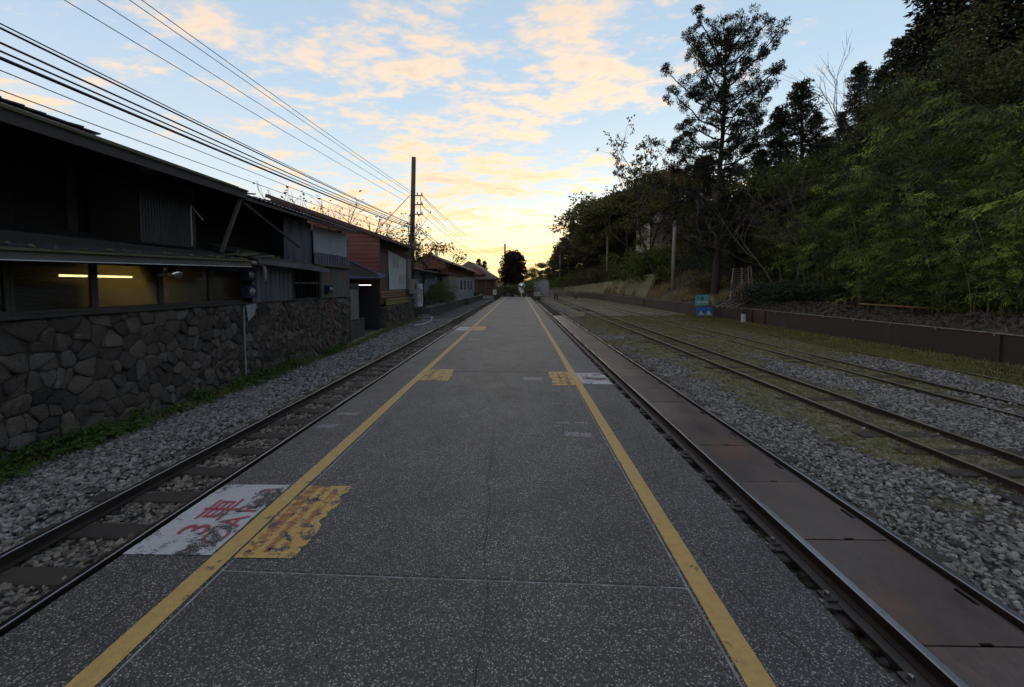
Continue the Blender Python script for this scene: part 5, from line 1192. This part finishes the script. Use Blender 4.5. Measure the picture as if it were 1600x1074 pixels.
def broadleaf(seed, H=10., m=None, leaves=9000, crown_w=.42, base=.28, Ln=.20, Wd=.055, clumps=70):
    r = random.Random(seed); mb = MB(); tips = []
    n = 6; pts = [Vector((r.gauss(0, .12) * i * .3, r.gauss(0, .12) * i * .3, H * .75 * i / n)) for i in range(n + 1)]
    mb.tube([pts[0] - Vector((0, 0, 1.))] + pts, [.028 * H] + [.022 * H * (1 - .75 * i / n) for i in range(n + 1)], 8, cap=False)
    for k in range(11):
        t_ = base + (1 - base) * (k + .5) / 11; i = min(int(t_ * n), n - 1); a_ = k * 2.4 + r.uniform(-.4, .4)
        limb(mb, pts[i].lerp(pts[i + 1], t_ * n - i), (math.cos(a_), math.sin(a_), r.uniform(.2, .7)), H * crown_w * (1.05 - .5 * t_) * r.uniform(.7, 1.1), .010 * H * (1.2 - t_), 1, tips, r, .6, .12)
    T = [np.array(p) for p, d in tips]
    while len(T) < clumps:
        a_ = r.choice(tips)[0]; T.append(np.array(a_) + np.array([r.gauss(0, .07 * H), r.gauss(0, .07 * H), r.gauss(0, .05 * H)]))
    T = T[:clumps]; rad = [H * r.uniform(.055, .12) for _ in T]
    return mb.mesh('trunk', m_bark, smooth=True), clump_leaves(T, rad, leaves // len(T), Ln, Wd, 'crown', m, .75, .3), H
def conifer(seed, H=14., m=None, leaves=11000, w=.20, Ln=.26, Wd=.05):
    r = random.Random(seed); mb = MB(); C = []; Rd = []
    mb.tube([(0, 0, -1), (0, 0, 0), (r.gauss(0, .1), r.gauss(0, .1), H * .5), (r.gauss(0, .1), r.gauss(0, .1), H * .98)], [.022 * H, .018 * H, .011 * H, .003 * H], 8, cap=False)
    k = 0; z_ = H * .16
    while z_ < H * .99:
        f = 1 - (z_ / H); rr_ = H * w * (f ** .75) * r.uniform(.65, 1.15) + .25; a_ = k * 2.4 + r.uniform(-.5, .5); k += 1
        e = Vector((math.cos(a_) * rr_, math.sin(a_) * rr_, z_ + rr_ * r.uniform(.05, .35)))
        mb.tube([(0, 0, z_), Vector((e.x * .5, e.y * .5, (z_ + e.z) / 2 - rr_ * .04)), e], [.004 * H * f + .02, .003 * H * f + .012, .008], 5, cap=False)
        for q in range(4): t_ = .35 + .65 * q / 3; C.append(np.array([e.x * t_ + r.gauss(0, .12), e.y * t_ + r.gauss(0, .12), z_ + (e.z - z_) * t_ + r.gauss(0, .1)])); Rd.append(.16 + .26 * rr_ * r.uniform(.7, 1.2) * (.6 + .4 * t_) / max(.6, 1))
        z_ += H * .0155 * r.uniform(.7, 1.3)
    return mb.mesh('trunk', m_bark, smooth=True), clump_leaves(C, Rd, max(4, leaves // len(C)), Ln, Wd, 'crown', m, .6, .15), H
def bamboo(seed, H=9., m=None, culms=11, plumes=14, per=78, Ln=.20, Wd=.018):
    r = random.Random(seed); mb = MB(); P = []; D = []; T = []
    for c in range(culms):
        a_ = r.uniform(0, 6.28); b0 = Vector((r.gauss(0, .55), r.gauss(0, .55), 0)); h = H * r.uniform(.5, 1.0); ou = r.uniform(.12, .36) * h
        pts = []
        for i in range(11):
            t_ = i / 10; pts.append(b0 + Vector((math.cos(a_) * ou * t_ ** 2.2, math.sin(a_) * ou * t_ ** 2.2, h * (t_ - .14 * t_ ** 4))))
        mb.tube([b0 - Vector((0, 0, .8))] + pts, [.030] + [.028 * (1 - .85 * i / 10) + .003 for i in range(11)], 5, cap=False)
        for s_ in range(plumes):
            t_ = .16 + .84 * (s_ + r.random()) / plumes; i = min(int(t_ * 10), 9); q = pts[i].lerp(pts[i + 1], t_ * 10 - i)
            an = r.uniform(0, 6.28) if s_ % 3 else a_ + r.gauss(0, .6); ln = r.uniform(.7, 1.7) * (1.15 - .5 * t_); dr = Vector((math.cos(an), math.sin(an), 0))
            mid = q + dr * ln * .5 + Vector((0, 0, .22 * ln)); end = q + dr * ln + Vector((0, 0, -.10 * ln))
            mb.tube([q, mid, end], [.008, .005, .003], 3, cap=False)
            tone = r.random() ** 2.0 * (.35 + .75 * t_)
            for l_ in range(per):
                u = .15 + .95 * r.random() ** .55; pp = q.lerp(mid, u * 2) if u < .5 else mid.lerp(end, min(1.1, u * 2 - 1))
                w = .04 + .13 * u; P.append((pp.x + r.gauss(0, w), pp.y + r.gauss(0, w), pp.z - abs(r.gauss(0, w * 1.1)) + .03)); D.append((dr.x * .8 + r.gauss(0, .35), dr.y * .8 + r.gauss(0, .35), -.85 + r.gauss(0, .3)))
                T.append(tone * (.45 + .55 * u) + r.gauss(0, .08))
    P = np.array(P); D = np.array(D); me = leaf_quads(P, D, Ln * rng.uniform(.6, 1.3, len(P)), Wd * rng.uniform(.8, 1.2, len(P)), 'crown', m)
    at_ = me.attributes.new('tone', 'FLOAT', 'POINT'); at_.data.foreach_set('value', np.repeat(np.clip(T, 0, 1), 4).astype(np.float32))
    return mb.mesh('trunk', m_culm, smooth=True), me, H
def bare(seed, H=7., m=None, depth=4, kids=3, spread=.5, r0=.09):
    r = random.Random(seed); mb = MB(); tips = []
    limb(mb, (0, 0, -.5), (r.gauss(0, .1), r.gauss(0, .1), 1), H * .42, r0, depth, tips, r, spread, .22, kids, 5, .64, .005)
    return mb.mesh('trunk', m or m_twig, smooth=True), tips
def shrub(seed, H=2., m=None, leaves=3500, Ln=.10, Wd=.028, wide=1.):
    r = random.Random(seed); mb = MB(); tips = []
    for k in range(7):
        a_ = r.uniform(0, 6.28); limb(mb, (r.gauss(0, .15), r.gauss(0, .15), -.3), (math.cos(a_) * .7, math.sin(a_) * .7, 1), H * .6, .02, 1, tips, r, .5, .2, 3, 3)
    T = [np.array(p) * np.array([wide, wide, 1]) for p, d in tips] + [np.array([r.gauss(0, H * .35 * wide), r.gauss(0, H * .35 * wide), H * r.uniform(.15, .7)]) for _ in range(24)]
    return mb.mesh('trunk', m_bark), clump_leaves(T, [H * r.uniform(.12, .24) for _ in T], leaves // len(T), Ln, Wd, 'crown', m, .8, .1), H

def plant(kind, label, cat, variant, X, Y, Z, scale, group=None, rz=None, sxy=1., crown_m=None, names=('trunk', 'crown')):
    t_ = thing(kind, label, cat, (X, Y, Z), group); t_.rotation_euler.z = random.uniform(0, 6.28) if rz is None else rz; t_.scale = (scale * sxy, scale * sxy, scale)
    tm, cm = variant[0], variant[1]
    if tm is not None: link(names[0], tm, t_)
    if cm is not None: link(names[1], cm, t_)
    return t_

VB = [broadleaf(k, 10, m_brd, 10000) for k in (1, 2, 3)]
VBR = [broadleaf(k, 10, m_rust, 8000, Ln=.22) for k in (4,)]
m_brdf = leafmat('olive_slope_leaf', (.135, .135, .042), (.065, .072, .026), (.17, .12, .05), .3)
VBF = [broadleaf(k, 10, m_brdf, 5200, Ln=.34, Wd=.10) for k in (5, 6)]
VC = [conifer(k, 14, m_con, 13000) for k in (1, 2)]
VCF = [conifer(k, 14, m_con, 5000, Ln=.42, Wd=.11, w=.24) for k in (3, 4)]
VBA = [bamboo(k, 9, m_bamL) for k in (1, 2, 3)]
VBD = [bamboo(k, 9, m_bamD) for k in (4, 5)]
VS = [shrub(k, 2, m_hedge) for k in (1, 2)]
VSG = [shrub(k, 2, m_bright, 3500) for k in (3, 4)]
VSB = [shrub(k, 2, m_brd, 3000) for k in (5,)]
VSR = [shrub(k, 2, m_rust, 2600) for k in (6,)]
def hill_place(px, ptop, Y, H0, zb=None, mg=2.6):
    if Y > 35:
        while at(px, 446, Y).x < wallx(Y) + mg and Y < 150: Y += 1.5
    p = at(px, 446, Y); zb_ = float(hillz(p.x, Y)) - .15 if zb is None else zb; zt_ = at(px, ptop, Y).z
    return p.x, Y, zb_, max(.25, (zt_ - zb_) / H0)

# bamboo groves on the near bank
SIDE = ['behind the low rubble bank at the right edge of the photo', 'overhanging the bank', 'above the pale fallen pole', 'behind the dead pale tree', 'beside the dark shrub hedge']
bam = [(1592, 250, 12.6), (1530, 215, 14.2), (1500, 300, 13.8), (1455, 140, 17.0), (1440, 255, 15.6), (1395, 150, 18.5), (1380, 270, 17.2), (1345, 215, 20.), (1320, 290, 19.3), (1600, 110, 15.), (1545, 90, 17.), (1490, 75, 19.), (1290, 260, 23.), (1255, 300, 24.), (1420, 60, 21.), (1232, 330, 26), (1565, 330, 12.4), (1620, 190, 13.0), (1650, 60, 14.), (1580, 30, 18.), (1470, 330, 14.6), (1410, 330, 16.0)]
bl = ['tall bright bamboo clump at the right frame edge', 'bright bamboo clump leaning over the bank with low fronds', 'low fronded bamboo clump close above the rubble bank', 'tall yellow green bamboo rising to the dark canopy', 'middle bamboo clump with drooping pale tips', 'bamboo clump with a pale rounded top under the big dark tree', 'bamboo clump over the fallen pole', 'bamboo clump behind the dead pale tree', 'small bamboo clump over the dead pale tree', 'high bamboo clump near the top right', 'high bamboo clump second from the right edge', 'high bamboo clump meeting the dark tree', 'thin bamboo clump right of the bare twigs', 'low bamboo clump left of the dead pale tree', 'highest bamboo clump against the dark tree', 'yellowish bamboo clump behind the shrub hedge', 'lowest drooping bamboo clump near the right edge', 'bamboo clump partly outside the right edge', 'outermost tall bamboo clump at the top right', 'dark bamboo clump high in the shade', 'short bamboo clump between the fallen pole and right edge', 'short bamboo clump right of the dead pale tree']
for k, (px, pt, Y) in enumerate(bam):
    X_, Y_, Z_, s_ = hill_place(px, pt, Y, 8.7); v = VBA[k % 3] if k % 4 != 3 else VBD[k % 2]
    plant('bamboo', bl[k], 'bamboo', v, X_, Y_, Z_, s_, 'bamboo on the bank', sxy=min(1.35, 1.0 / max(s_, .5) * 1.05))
# dark big trees behind
cn = [(1525, -160, 24, 'huge dark tree filling the top right corner'), (1460, -60, 27, 'tall dark tree whose branches reach in at the top'), (1600, -200, 21, 'dark tree beyond the right frame edge'), (1425, 30, 30, 'dark conifer behind the highest bamboo'), (1395, 60, 33, 'dark conifer on the skyline left of the big canopy'), (1368, 105, 35, 'shorter dark conifer on the skyline'), (1332, 103, 38, 'pointed conifer on the skyline right of the gap'), (1305, 175, 41, 'low conifer in the skyline gap'), (1243, 130, 36, 'bushy dark conifer just right of the tallest tree'), (1212, 170, 34, 'dark conifer half behind the tallest tree'), (1268, 175, 40, 'thin conifer left of the skyline gap'), (1180, 235, 33, 'dark conifer low behind the tallest tree'), (1285, 215, 33, 'dark conifer behind the grey bare twigs'), (1350, 165, 29, 'dark conifer above the bamboo')]
for k, (px, pt, Y, lb) in enumerate(cn):
    X_, Y_, Z_, s_ = hill_place(px, pt, Y, 13.9); plant('conifer', lb, 'tree', VC[k % 2], X_, Y_, Z_, s_, 'dark conifers on the hill', sxy=1.35 if k < 3 else 1.1)
bd = [(1200, 290, 28, 'leafy tree right of the tallest trunk'), (1240, 250, 30, 'green tree under the grey bare twigs'), (1150, 330, 31, 'leafy tree behind the iron stairway'), (1300, 320, 27, 'dark leafy tree behind the bamboo'), (1090, 320, 42, 'leafy tree left of the tallest trunk'), (1078, 360, 44, 'low leafy tree behind the slim lamp pole'), (1470, 120, 22, 'broad dark tree between bamboo and canopy'), (1545, 20, 21, 'broad dark tree in the top right shade'), (1380, 200, 25, 'broad leafy tree behind the bamboo'), (1600, 60, 18, 'broad dark tree at the right edge'), (1215, 350, 26, 'small leafy tree over the shrub hedge'), (1125, 395, 34, 'small leafy tree by the foot of the tallest tree')]
for k, (px, pt, Y, lb) in enumerate(bd):
    X_, Y_, Z_, s_ = hill_place(px, pt, Y, 9.6); plant('broadleaf_tree', lb, 'tree', VB[k % 3], X_, Y_, Z_, s_, 'leafy trees on the hill')
# trees along the farther slope
fr = [(912, 330, 72, 'c', 'dark rounded conifer at the left shoulder of the hill'), (930, 316, 70, 'c', 'dark conifer next on the hill shoulder'), (945, 318, 66, 'c', 'dark conifer behind the slope pole'), (962, 316, 64, 'b', 'olive tree on the hill skyline'), (985, 312, 60, 'b', 'olive tree with broad crown on the skyline'), (1010, 305, 58, 'b', 'tree just left of the hillside house'), (1035, 310, 60, 'b', 'tree behind the hillside house'), (1075, 300, 56, 'c', 'dark tree right of the hillside house'), (895, 350, 78, 'c', 'dark tree lower on the hill shoulder'), (880, 372, 86, 'c', 'dark tree near the low end of the hill'), (868, 392, 95, 'c', 'small dark tree at the hill end'), (858, 408, 105, 'b', 'small tree at the far end of the hill'), (905, 375, 70, 'b', 'shrubby tree on the slope'), (925, 370, 62, 'r', 'reddish brown tree on the slope'), (940, 385, 56, 'r', 'reddish low tree above the revetment'), (960, 372, 55, 'b', 'leafy tree above the revetment'), (985, 360, 52, 'b', 'leafy tree beneath the skyline trees'), (880, 412, 80, 'b', 'green tree above the far revetment'), (893, 418, 72, 'b', 'low green tree behind the revetment'), (910, 420, 62, 'b', 'bushy tree on top of the revetment'), (1000, 385, 47, 'b', 'leafy tree below the hillside house'), (845, 420, 110, 'b', 'pale green tree behind the white shed'), (830, 424, 112, 'b', 'second pale green tree behind the white shed'), (820, 430, 98, 'b', 'bushy tree right of the round dark tree'), (1055, 385, 50, 'b', 'tree behind the lamp pole'), (960, 410, 50, 'b', 'low tree on the slope over the revetment'), (1095, 250, 45, 'c', 'dark tree seen through the tallest tree'), (1130, 300, 42, 'c', 'dark tree behind the tallest trunk'), (1004, 318, 47, 'b', 'full crowned tree before the left half of the hillside house'), (1028, 352, 45, 'b', 'tree below the left corner of the hillside house'), (1086, 318, 46, 'b', 'tree before the right end of the hillside house'), (978, 300, 62, 'c', 'dark conifer on the skyline left of the thin leaved trees'), (1052, 270, 60, 'b', 'tall leafy tree above the hillside house'), (1022, 282, 64, 'b', 'leafy tree on the skyline behind the thin trees'), (962, 303, 56, 'b', 'rounded leafy tree on the skyline left of the thin glowing trees'), (1000, 288, 58, 'b', 'rounded leafy tree behind the thin glowing trees'), (1035, 300, 46, 'b', 'leafy tree covering the roof of the hillside house'), (948, 345, 66, 'b', 'leafy tree filling the slope under the skyline conifers'), (915, 395, 72, 'b', 'leafy tree in the lower slope by the distant poles')]
for k, (px, pt, Y, ty, lb) in enumerate(fr):
    H0 = 13.9 if ty == 'c' else 9.6; X_, Y_, Z_, s_ = hill_place(px, pt, Y, H0, None, 5.5)
    v = {'c': VCF, 'b': VBF, 'r': VBR}[ty]; 
    plant('conifer' if ty == 'c' else 'broadleaf_tree', lb, 'tree', v[k % len(v)], X_, Y_, Z_, s_, 'trees on the farther slope', sxy=(1.35 if ty != 'c' else 1.45) if s_ > .7 else 1.6)
# shrubs on the slope and hedge
hs = [(1185, 440, 23.5), (1205, 437, 22.5), (1228, 436, 21.5), (1252, 437, 20.5), (1276, 440, 19.8), (1300, 444, 19.)]
for k, (px, pt, Y) in enumerate(hs):
    X_, Y_, Z_, s_ = hill_place(px, pt, Y, 1.75); plant('shrub', ['shrub at the left end of the blue green hedge, next to the concrete block', 'second shrub of the blue green hedge', 'third shrub of the blue green hedge', 'fourth shrub of the blue green hedge', 'fifth shrub of the blue green hedge', 'shrub at the right end of the blue green hedge by the dead tree'][k], 'shrub', VS[k % 2], X_, Y_, Z_, s_, 'blue green hedge shrubs', sxy=1.3)
sb = [(1020, 385, 44, 'g', 'bright green bush on the straw bank'), (1036, 400, 46, 'g', 'smaller bright bush beside the bright green one'), (985, 405, 47, 's', 'dark bush over the revetment top'), (1000, 400, 45, 's', 'bush between dark and bright bushes'), (880, 432, 74, 'g', 'light grassy bush at the far end of the steel wall'), (868, 438, 72, 'g', 'straw coloured bush beside the white shed'), (900, 430, 66, 's', 'bush above the far revetment'), (925, 420, 60, 'r', 'reddish bush on the revetment top'), (1100, 430, 33, 's', 'small bush at the tallest tree foot'), (1240, 285, 24, 'g', 'sunlit yellow green spray by the bare twigs'), (945, 415, 56, 's', 'bush on the revetment edge'), (1068, 418, 42, 's', 'bush right of the lamp pole foot'), (970, 418, 50, 's', 'round bush on the revetment')]
for k, (px, pt, Y, ty, lb) in enumerate(sb):
    X_, Y_, Z_, s_ = hill_place(px, pt, Y, 1.75, None, 2.0)
    if k == 9: Z_ = at(px, 320, Y).z; s_ = 1.4
    v = {'g': VSG, 's': VSB, 'r': VSR}[ty]; plant('bush', lb, 'bush', v[k % len(v)], X_, Y_, Z_, min(s_, 3.2), 'bushes on the slope', sxy=1.2)
# bushes at the far end near the station
eb = [(790, 441, 66, 's', 'dark bush between station and platform end'), (803, 446, 70, 's', 'dark bush below the round tree'), (825, 440, 66, 'g', 'yellow green bush left of the white shed'), (832, 446, 72, 's', 'low bush in front of the white shed'), (780, 450, 64, 's', 'low bush by the white notice'), (812, 440, 74, 's', 'bush behind the round mirror')]
for k, (px, pt, Y, ty, lb) in enumerate(eb):
    p = at(px, pt, Y); v = {'g': VSG, 's': VSB}[ty]; plant('bush', lb, 'bush', v[k % len(v)], p.x, Y, GZ - .1, (p.z - GZ) / 1.75, 'bushes at the platform end')
# far tree line closing the view
for k in range(16):
    px = 700 + k * 14; Y = 150 + (k * 37) % 40; p = at(px, 446, Y); zt_ = at(px, 434 + (k * 5) % 7, Y).z
    plant('broadleaf_tree', 'distant tree of the low tree line beyond the station', 'tree', VBF[k % 2], p.x, Y, -1, (zt_ + 1) / 9.6, 'distant tree line', sxy=1.8)
for (px, pt, lb) in ((748, 406, 'left of two small pointed trees behind the station roof'), (757, 409, 'right of two small pointed trees behind the station roof')):
    p = at(px, pt, 95); plant('conifer', lb, 'tree', VCF[0], p.x, 95, -1, (p.z + 1) / 13.9, 'pointed trees behind the station')
nn = 1500; Yc = rng.uniform(42, 118, nn); sc_ = rng.uniform(3.2, 16, nn) * np.clip(1.2 - (Yc - 60) / 120, .5, 1); Xc = wallx(Yc) + sc_; Zc = hillz(Xc, Yc) + rng.uniform(0, 1.6, nn)
o = link('undergrowth', clump_leaves(list(np.stack([Xc, Yc, Zc], 1)), rng.uniform(.5, 1.3, nn), 44, .34, .10, 'undergrowth', m_brdf, .8, .2, .2)); o['kind'] = 'stuff'; o['label'] = 'mixed shrubs covering the far wooded slope above the revetment'
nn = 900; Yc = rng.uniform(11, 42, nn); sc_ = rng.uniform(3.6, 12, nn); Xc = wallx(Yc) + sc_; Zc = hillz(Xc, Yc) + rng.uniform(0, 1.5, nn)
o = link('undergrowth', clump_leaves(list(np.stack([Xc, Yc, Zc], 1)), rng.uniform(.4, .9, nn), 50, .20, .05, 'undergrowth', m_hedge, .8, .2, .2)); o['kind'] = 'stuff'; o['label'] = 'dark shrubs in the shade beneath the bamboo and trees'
# round dark tree at platform end
p = at(801, 391, 76)
rt_ = broadleaf(31, 9, m_rust, 2000, .3, .3, .3, .1, 50)
r = random.Random(4); C = []
for _ in range(240):
    a_ = r.uniform(0, 6.28); z_ = r.uniform(-1, 1); q = math.sqrt(1 - z_ * z_); f = r.random() ** .35
    C.append(np.array([math.cos(a_) * q * 2.45 * f, math.sin(a_) * q * 2.45 * f, 5.3 + z_ * 3.3 * f]))
m_dr = leafmat('dark_reddish_leaf', (.040, .022, .016), (.025, .016, .012), (.03, .03, .014), .15)
cm = clump_leaves(C, [.5] * len(C), 75, .30, .10, 'crown', m_dr)
plant('round_tree', 'round dark reddish tree beyond the end of the platform', 'tree', (rt_[0], cm), p.x, 76, GZ, (p.z - GZ) / 8.8, sxy=1.)

# the tallest tree: straight trunk, upswept limbs with dense clumps at their ends
def hero():
    r = random.Random(12); H = 21.; mb = MB(); C = []; Rd = []
    tr = lambda z_: Vector((.55 * (z_ / H) ** 1.2 + .12 * math.sin(z_ * .5), .10 * math.sin(z_ * .4 + 1), z_))
    mb.tube([tr(0) - Vector((0, 0, 1))] + [tr(H * i / 16) for i in range(17)], [.36] + [.30 * (1 - .80 * (i / 16) ** 1.1) for i in range(17)], 12, cap=False)
    k = 0; z_ = 3.2
    while z_ < H - .3:
        f = z_ / H
        env = np.interp(f, [.15, .35, .55, .70, .85, .95, 1.], [2.6, 4.2, 4.9, 4.6, 3.6, 2.7, 1.3])
        a_ = k * 2.399 + r.uniform(-.5, .5); R_ = env * r.uniform(.55, 1.12); rise = R_ * np.interp(f, [0, .5, 1.], [.15, .45, .95]) * r.uniform(.7, 1.3)
        b0 = tr(z_); pts = [b0]
        for i in range(1, 6):
            t_ = i / 5; pts.append(b0 + Vector((math.cos(a_ + .12 * t_) * R_ * t_, math.sin(a_ + .12 * t_) * R_ * t_, rise * t_ ** 1.4)) + Vector((r.gauss(0, .06), r.gauss(0, .06), r.gauss(0, .06))))
        mb.tube(pts, [.065 * (1 - .8 * i / 5) + .008 for i in range(6)], 6, cap=False)
        nb_ = 4 + int(R_ * 1.6)
        for q in range(nb_):
            t_ = .30 + .70 * (q + r.random() * .6) / nb_; i = min(int(t_ * 5), 4); s0 = pts[i].lerp(pts[i + 1], t_ * 5 - i)
            e = s0 + Vector((math.cos(a_) * .3 + r.gauss(0, .42), math.sin(a_) * .3 + r.gauss(0, .42), r.uniform(.1, .75)))
            if q == nb_ - 1: e = pts[-1]
            mb.tube([s0, s0.lerp(e, .5) + Vector((0, 0, -.05)), e], [.018, .012, .007], 4, cap=False)
            C.append(np.array(e)); Rd.append(r.uniform(.23, .42))
            if r.random() < .55: C.append(np.array(e) + np.array([r.gauss(0, .3), r.gauss(0, .3), r.gauss(0, .15)])); Rd.append(r.uniform(.14, .28))
        z_ += r.uniform(.16, .30); k += 1
    return mb.mesh('trunk', m_bark, smooth=True), clump_leaves(C, Rd, 96, .165, .032, 'crown', m_con, .85, -.1, .2), H
hv = hero(); X_, Y_, Z_, s_ = hill_place(1117, 15, 28.6, 23.2); plant('tall_tree', 'tallest tree with straight trunk and open clumped crown standing above the bank', 'tree', hv, X_, Y_, Z_, s_, rz=0)

# thin-leaved trees and bare twigs
def sparse(seed, H, leaves_per, m, spread=.55, kids=3, depth=4, Ln=.12, Wd=.04, bm_=None):
    tm, tips = bare(seed, H, bm_ or m_bark, depth, kids, spread)
    P = np.repeat(np.array([tuple(p) for p, d in tips]), leaves_per, 0); P = P + rng.normal(0, .07, P.shape)
    return tm, leaf_quads(P, rng.normal(0, 1, P.shape), Ln * rng.uniform(.6, 1.3, len(P)), Wd, 'crown', m), H
for (px, pt, Y, H, sd_, lp_, lb) in ((1005, 232, 44, 8, 3, 34, 'thin leaved tree glowing against the sunset on the hill'), (1040, 185, 42, 8, 8, 9, 'nearly bare tree left of the tallest tree'), (980, 255, 48, 8, 9, 30, 'second thin leaved tree on the sunset skyline'), (1060, 300, 36, 8, 10, 20, 'yellowing thin tree before the hillside house')):
    v = sparse(sd_, H, lp_, m_sparse); X_, Y_, Z_, s_ = hill_place(px, pt, Y, max(q[2] for q in [tuple(vv.co) for vv in v[0].vertices])); plant('thin_tree', lb, 'tree', v, X_, Y_, Z_, s_, 'thin leaved trees', rz=sd_)
for (px, pt, Y, sd_, lb) in ((1350, 65, 28, 21, 'bare grey twigs rising above the bamboo against the sky'), (1230, 235, 24, 22, 'tangle of pale bare twigs in front of the dark trees'), (1270, 225, 23, 23, 'second tangle of pale bare twigs'), (1322, 340, 17.8, 24, 'dead pale tree standing at the edge of the bank'), (1250, 320, 21.5, 26, 'thin bare saplings behind the hedge'), (1100, 350, 32, 27, 'bare forked branch left of the tallest trunk'), (1380, 120, 25, 28, 'bare twigs in front of the dark conifers')):
    tm, tips = bare(sd_, 7, m_bark if sd_ in (21, 28) else m_twig, 5 if sd_ in (22, 23, 26) else 4, 3 if sd_ != 24 else 2, .75 if sd_ in (22, 23, 26) else .42, .035 if sd_ in (22, 23, 26) else .06); X_, Y_, Z_, s_ = hill_place(px, pt, Y, max(v.co.z for v in tm.vertices))
    plant('bare_tree', lb, 'tree', (tm, None), X_, Y_, Z_, s_, 'bare trees on the bank', rz=sd_)
# bamboo culm stems visible in the shade: thin upright stems
for k in range(26):
    px = 1225 + k * 14.5 + random.uniform(-5, 5); Y = np.interp(px, [1220, 1600], [21, 11.6]) + random.uniform(0, 1.6); p = at(px, 446, Y); zb = float(hillz(p.x, Y)); h = random.uniform(1.8, 3.6)
    o = MB().tube([(0, 0, -.3), (random.gauss(0, .08), random.gauss(0, .08), h * .5), (random.gauss(0, .2), random.gauss(0, .2), h)], [.022, .018, .01], 5).build('bamboo_cane', m_culm); o.location = (p.x, Y, zb); tag(o, 'thin upright bamboo cane in the shade above the rubble bank', 'bamboo cane', 'thin bamboo canes on the bank')
# left side: tree with few leaves behind the house, small tree at the pole
v = sparse(41, 6, 1, m_sparse, .6, 3, 4, .10, .03); mz = max(q.co.z for q in v[0].vertices)
for (px, pt, Y, rz, lb, sc_) in ((492, 283, 19, 0., 'sparse leaved tree above the far end of the lean-to roof', 1.25), (560, 318, 22, 2., 'sparse tree behind the red house roof', 1.5), (610, 322, 25, 4., 'sparse tree between the red house and the tall pole', 1.4)):
    p = at(px, pt, Y); plant('thin_tree', lb, 'tree', v, p.x - .5, Y, -.5, (p.z + .5) / mz, 'sparse trees behind the left houses', rz=rz, sxy=sc_)
v = broadleaf(51, 5, m_sparse, 1500, .36, .45, .13, .045, 40); p = at(668, 362, 28.2); plant('small_tree', 'small leafy tree beside the tall utility pole', 'tree', v, at(660, 446, 28.2).x, 28.2, .1, (p.z - .1) / 4.6, sxy=1.15)
for (px, pt, Y, ty, lb) in ((672, 455, 28.5, 's', 'low dark bush on the near end of the raised walk'), (686, 440, 31, 'g', 'tall green bush on the raised walk before the blue wall'), (697, 452, 34, 's', 'bush beside the dark recess of the gabled house'), (664, 468, 27.3, 'g', 'grassy bush at the kerb corner')):
    p = at(px, pt, Y); vv = VSG if ty == 'g' else VSB; plant('bush', lb, 'bush', vv[0], p.x, Y, .1 if Y > 27.5 else GZ, max(.3, (p.z - .1) / 1.75), 'bushes on the raised walk', sxy=.9)
o = MB().tube([(-6.95, 33.5, .2), (-6.95, 33.5, 2.2)], .04, 6).lathe([(.001, .08), (.08, .05), (.08, -.03), (.001, -.06)], (-6.7, 33., 2.2), 10).build('wall_lamp', m_signW); tag(o, 'small white globe lamp at the blue wall corner', 'lamp')

# ferns along the foot of the stone wall
def fern(seed):
    r = random.Random(seed); P = []; D = []; Ls = []; mb = MB()
    for k in range(9):
        a_ = k * .7 + r.uniform(-.3, .3); ln = r.uniform(.30, .48)
        pts = [Vector((math.cos(a_) * ln * t_, math.sin(a_) * ln * t_, ln * (.95 * t_ - .85 * t_ * t_))) for t_ in np.linspace(0, 1, 9)]
        mb.tube(pts, [.003] * 9, 3, cap=False)
        for i in range(1, 30):
            t_ = i / 30; j = min(int(t_ * 8), 7); q = pts[j].lerp(pts[j + 1], t_ * 8 - j); d = (pts[j + 1] - pts[j]).normalized(); s_ = d.cross(Vector((0, 0, 1))).normalized()
            for sg in (-1, 1): P.append(tuple(q)); D.append(tuple(s_ * sg + d * .35 + Vector((0, 0, -.15)))); Ls.append(.085 * math.sin(math.pi * (t_ * .85 + .12)) + .008)
    V_ = leaf_quads(np.array(P), np.array(D), np.array(Ls), .009, 'fronds', m_fern); return mb.mesh('stems', m_moss), V_
FV = [fern(k) for k in range(3)]
fp = [(2.9, .9), (3.5, 1.1), (3.95, .85), (4.5, 1.), (4.75, .8), (5.6, .95), (6.0, 1.15), (6.45, .9), (7.3, .7), (8.0, .75), (8.9, .9), (9.4, 1.0), (10.0, .8), (10.7, .75), (11.6, .6)]
fl = ['nearest fern at the left photo edge', 'large shaded fern near the left edge', 'small fern in the dark wall corner', 'arching fern under the first window', 'small fern beside the arching one', 'bright fern below the second window', 'largest bright fern below the vent cowl', 'bright fern beside the largest one', 'small fern half way along the wall', 'fern before the mossy strip', 'fern just before the conduit', 'bright fern at the foot of the conduit', 'fern just past the conduit', 'small fern past the meters', 'last small fern toward the wall end']
for k, (Y, s_) in enumerate(fp):
    plant('fern', fl[k] + ' at the foot of the stone wall', 'fern', FV[k % 3], -6.34 + random.uniform(-.05, .1), Y, float(yardz(np.array(-6.3), np.array(Y))), s_ * 1.15, 'ferns along the stone wall', names=('stems', 'fronds'))
n = 2600; Yp = rng.uniform(3.5, 15, n); Xp = -6.50 + np.abs(rng.normal(0, .13, n)); dens = fbm(Yp, Yp * 0, .8); k_ = dens > .55; Xp, Yp = Xp[k_], Yp[k_]
P_ = np.stack([Xp, Yp, yardz(Xp, Yp) + rng.uniform(.0, .24, len(Xp))], 1); P_ = np.repeat(P_, 3, 0) + rng.normal(0, .02, (len(Xp) * 3, 3))
o = link('creeping_weeds', leaf_quads(P_, rng.normal(0, 1, P_.shape) + np.array([.6, 0, .2]), .055, .018, 'weeds', m_fern)); o['kind'] = 'stuff'; o['label'] = 'leafy weeds creeping along the stone wall foot'
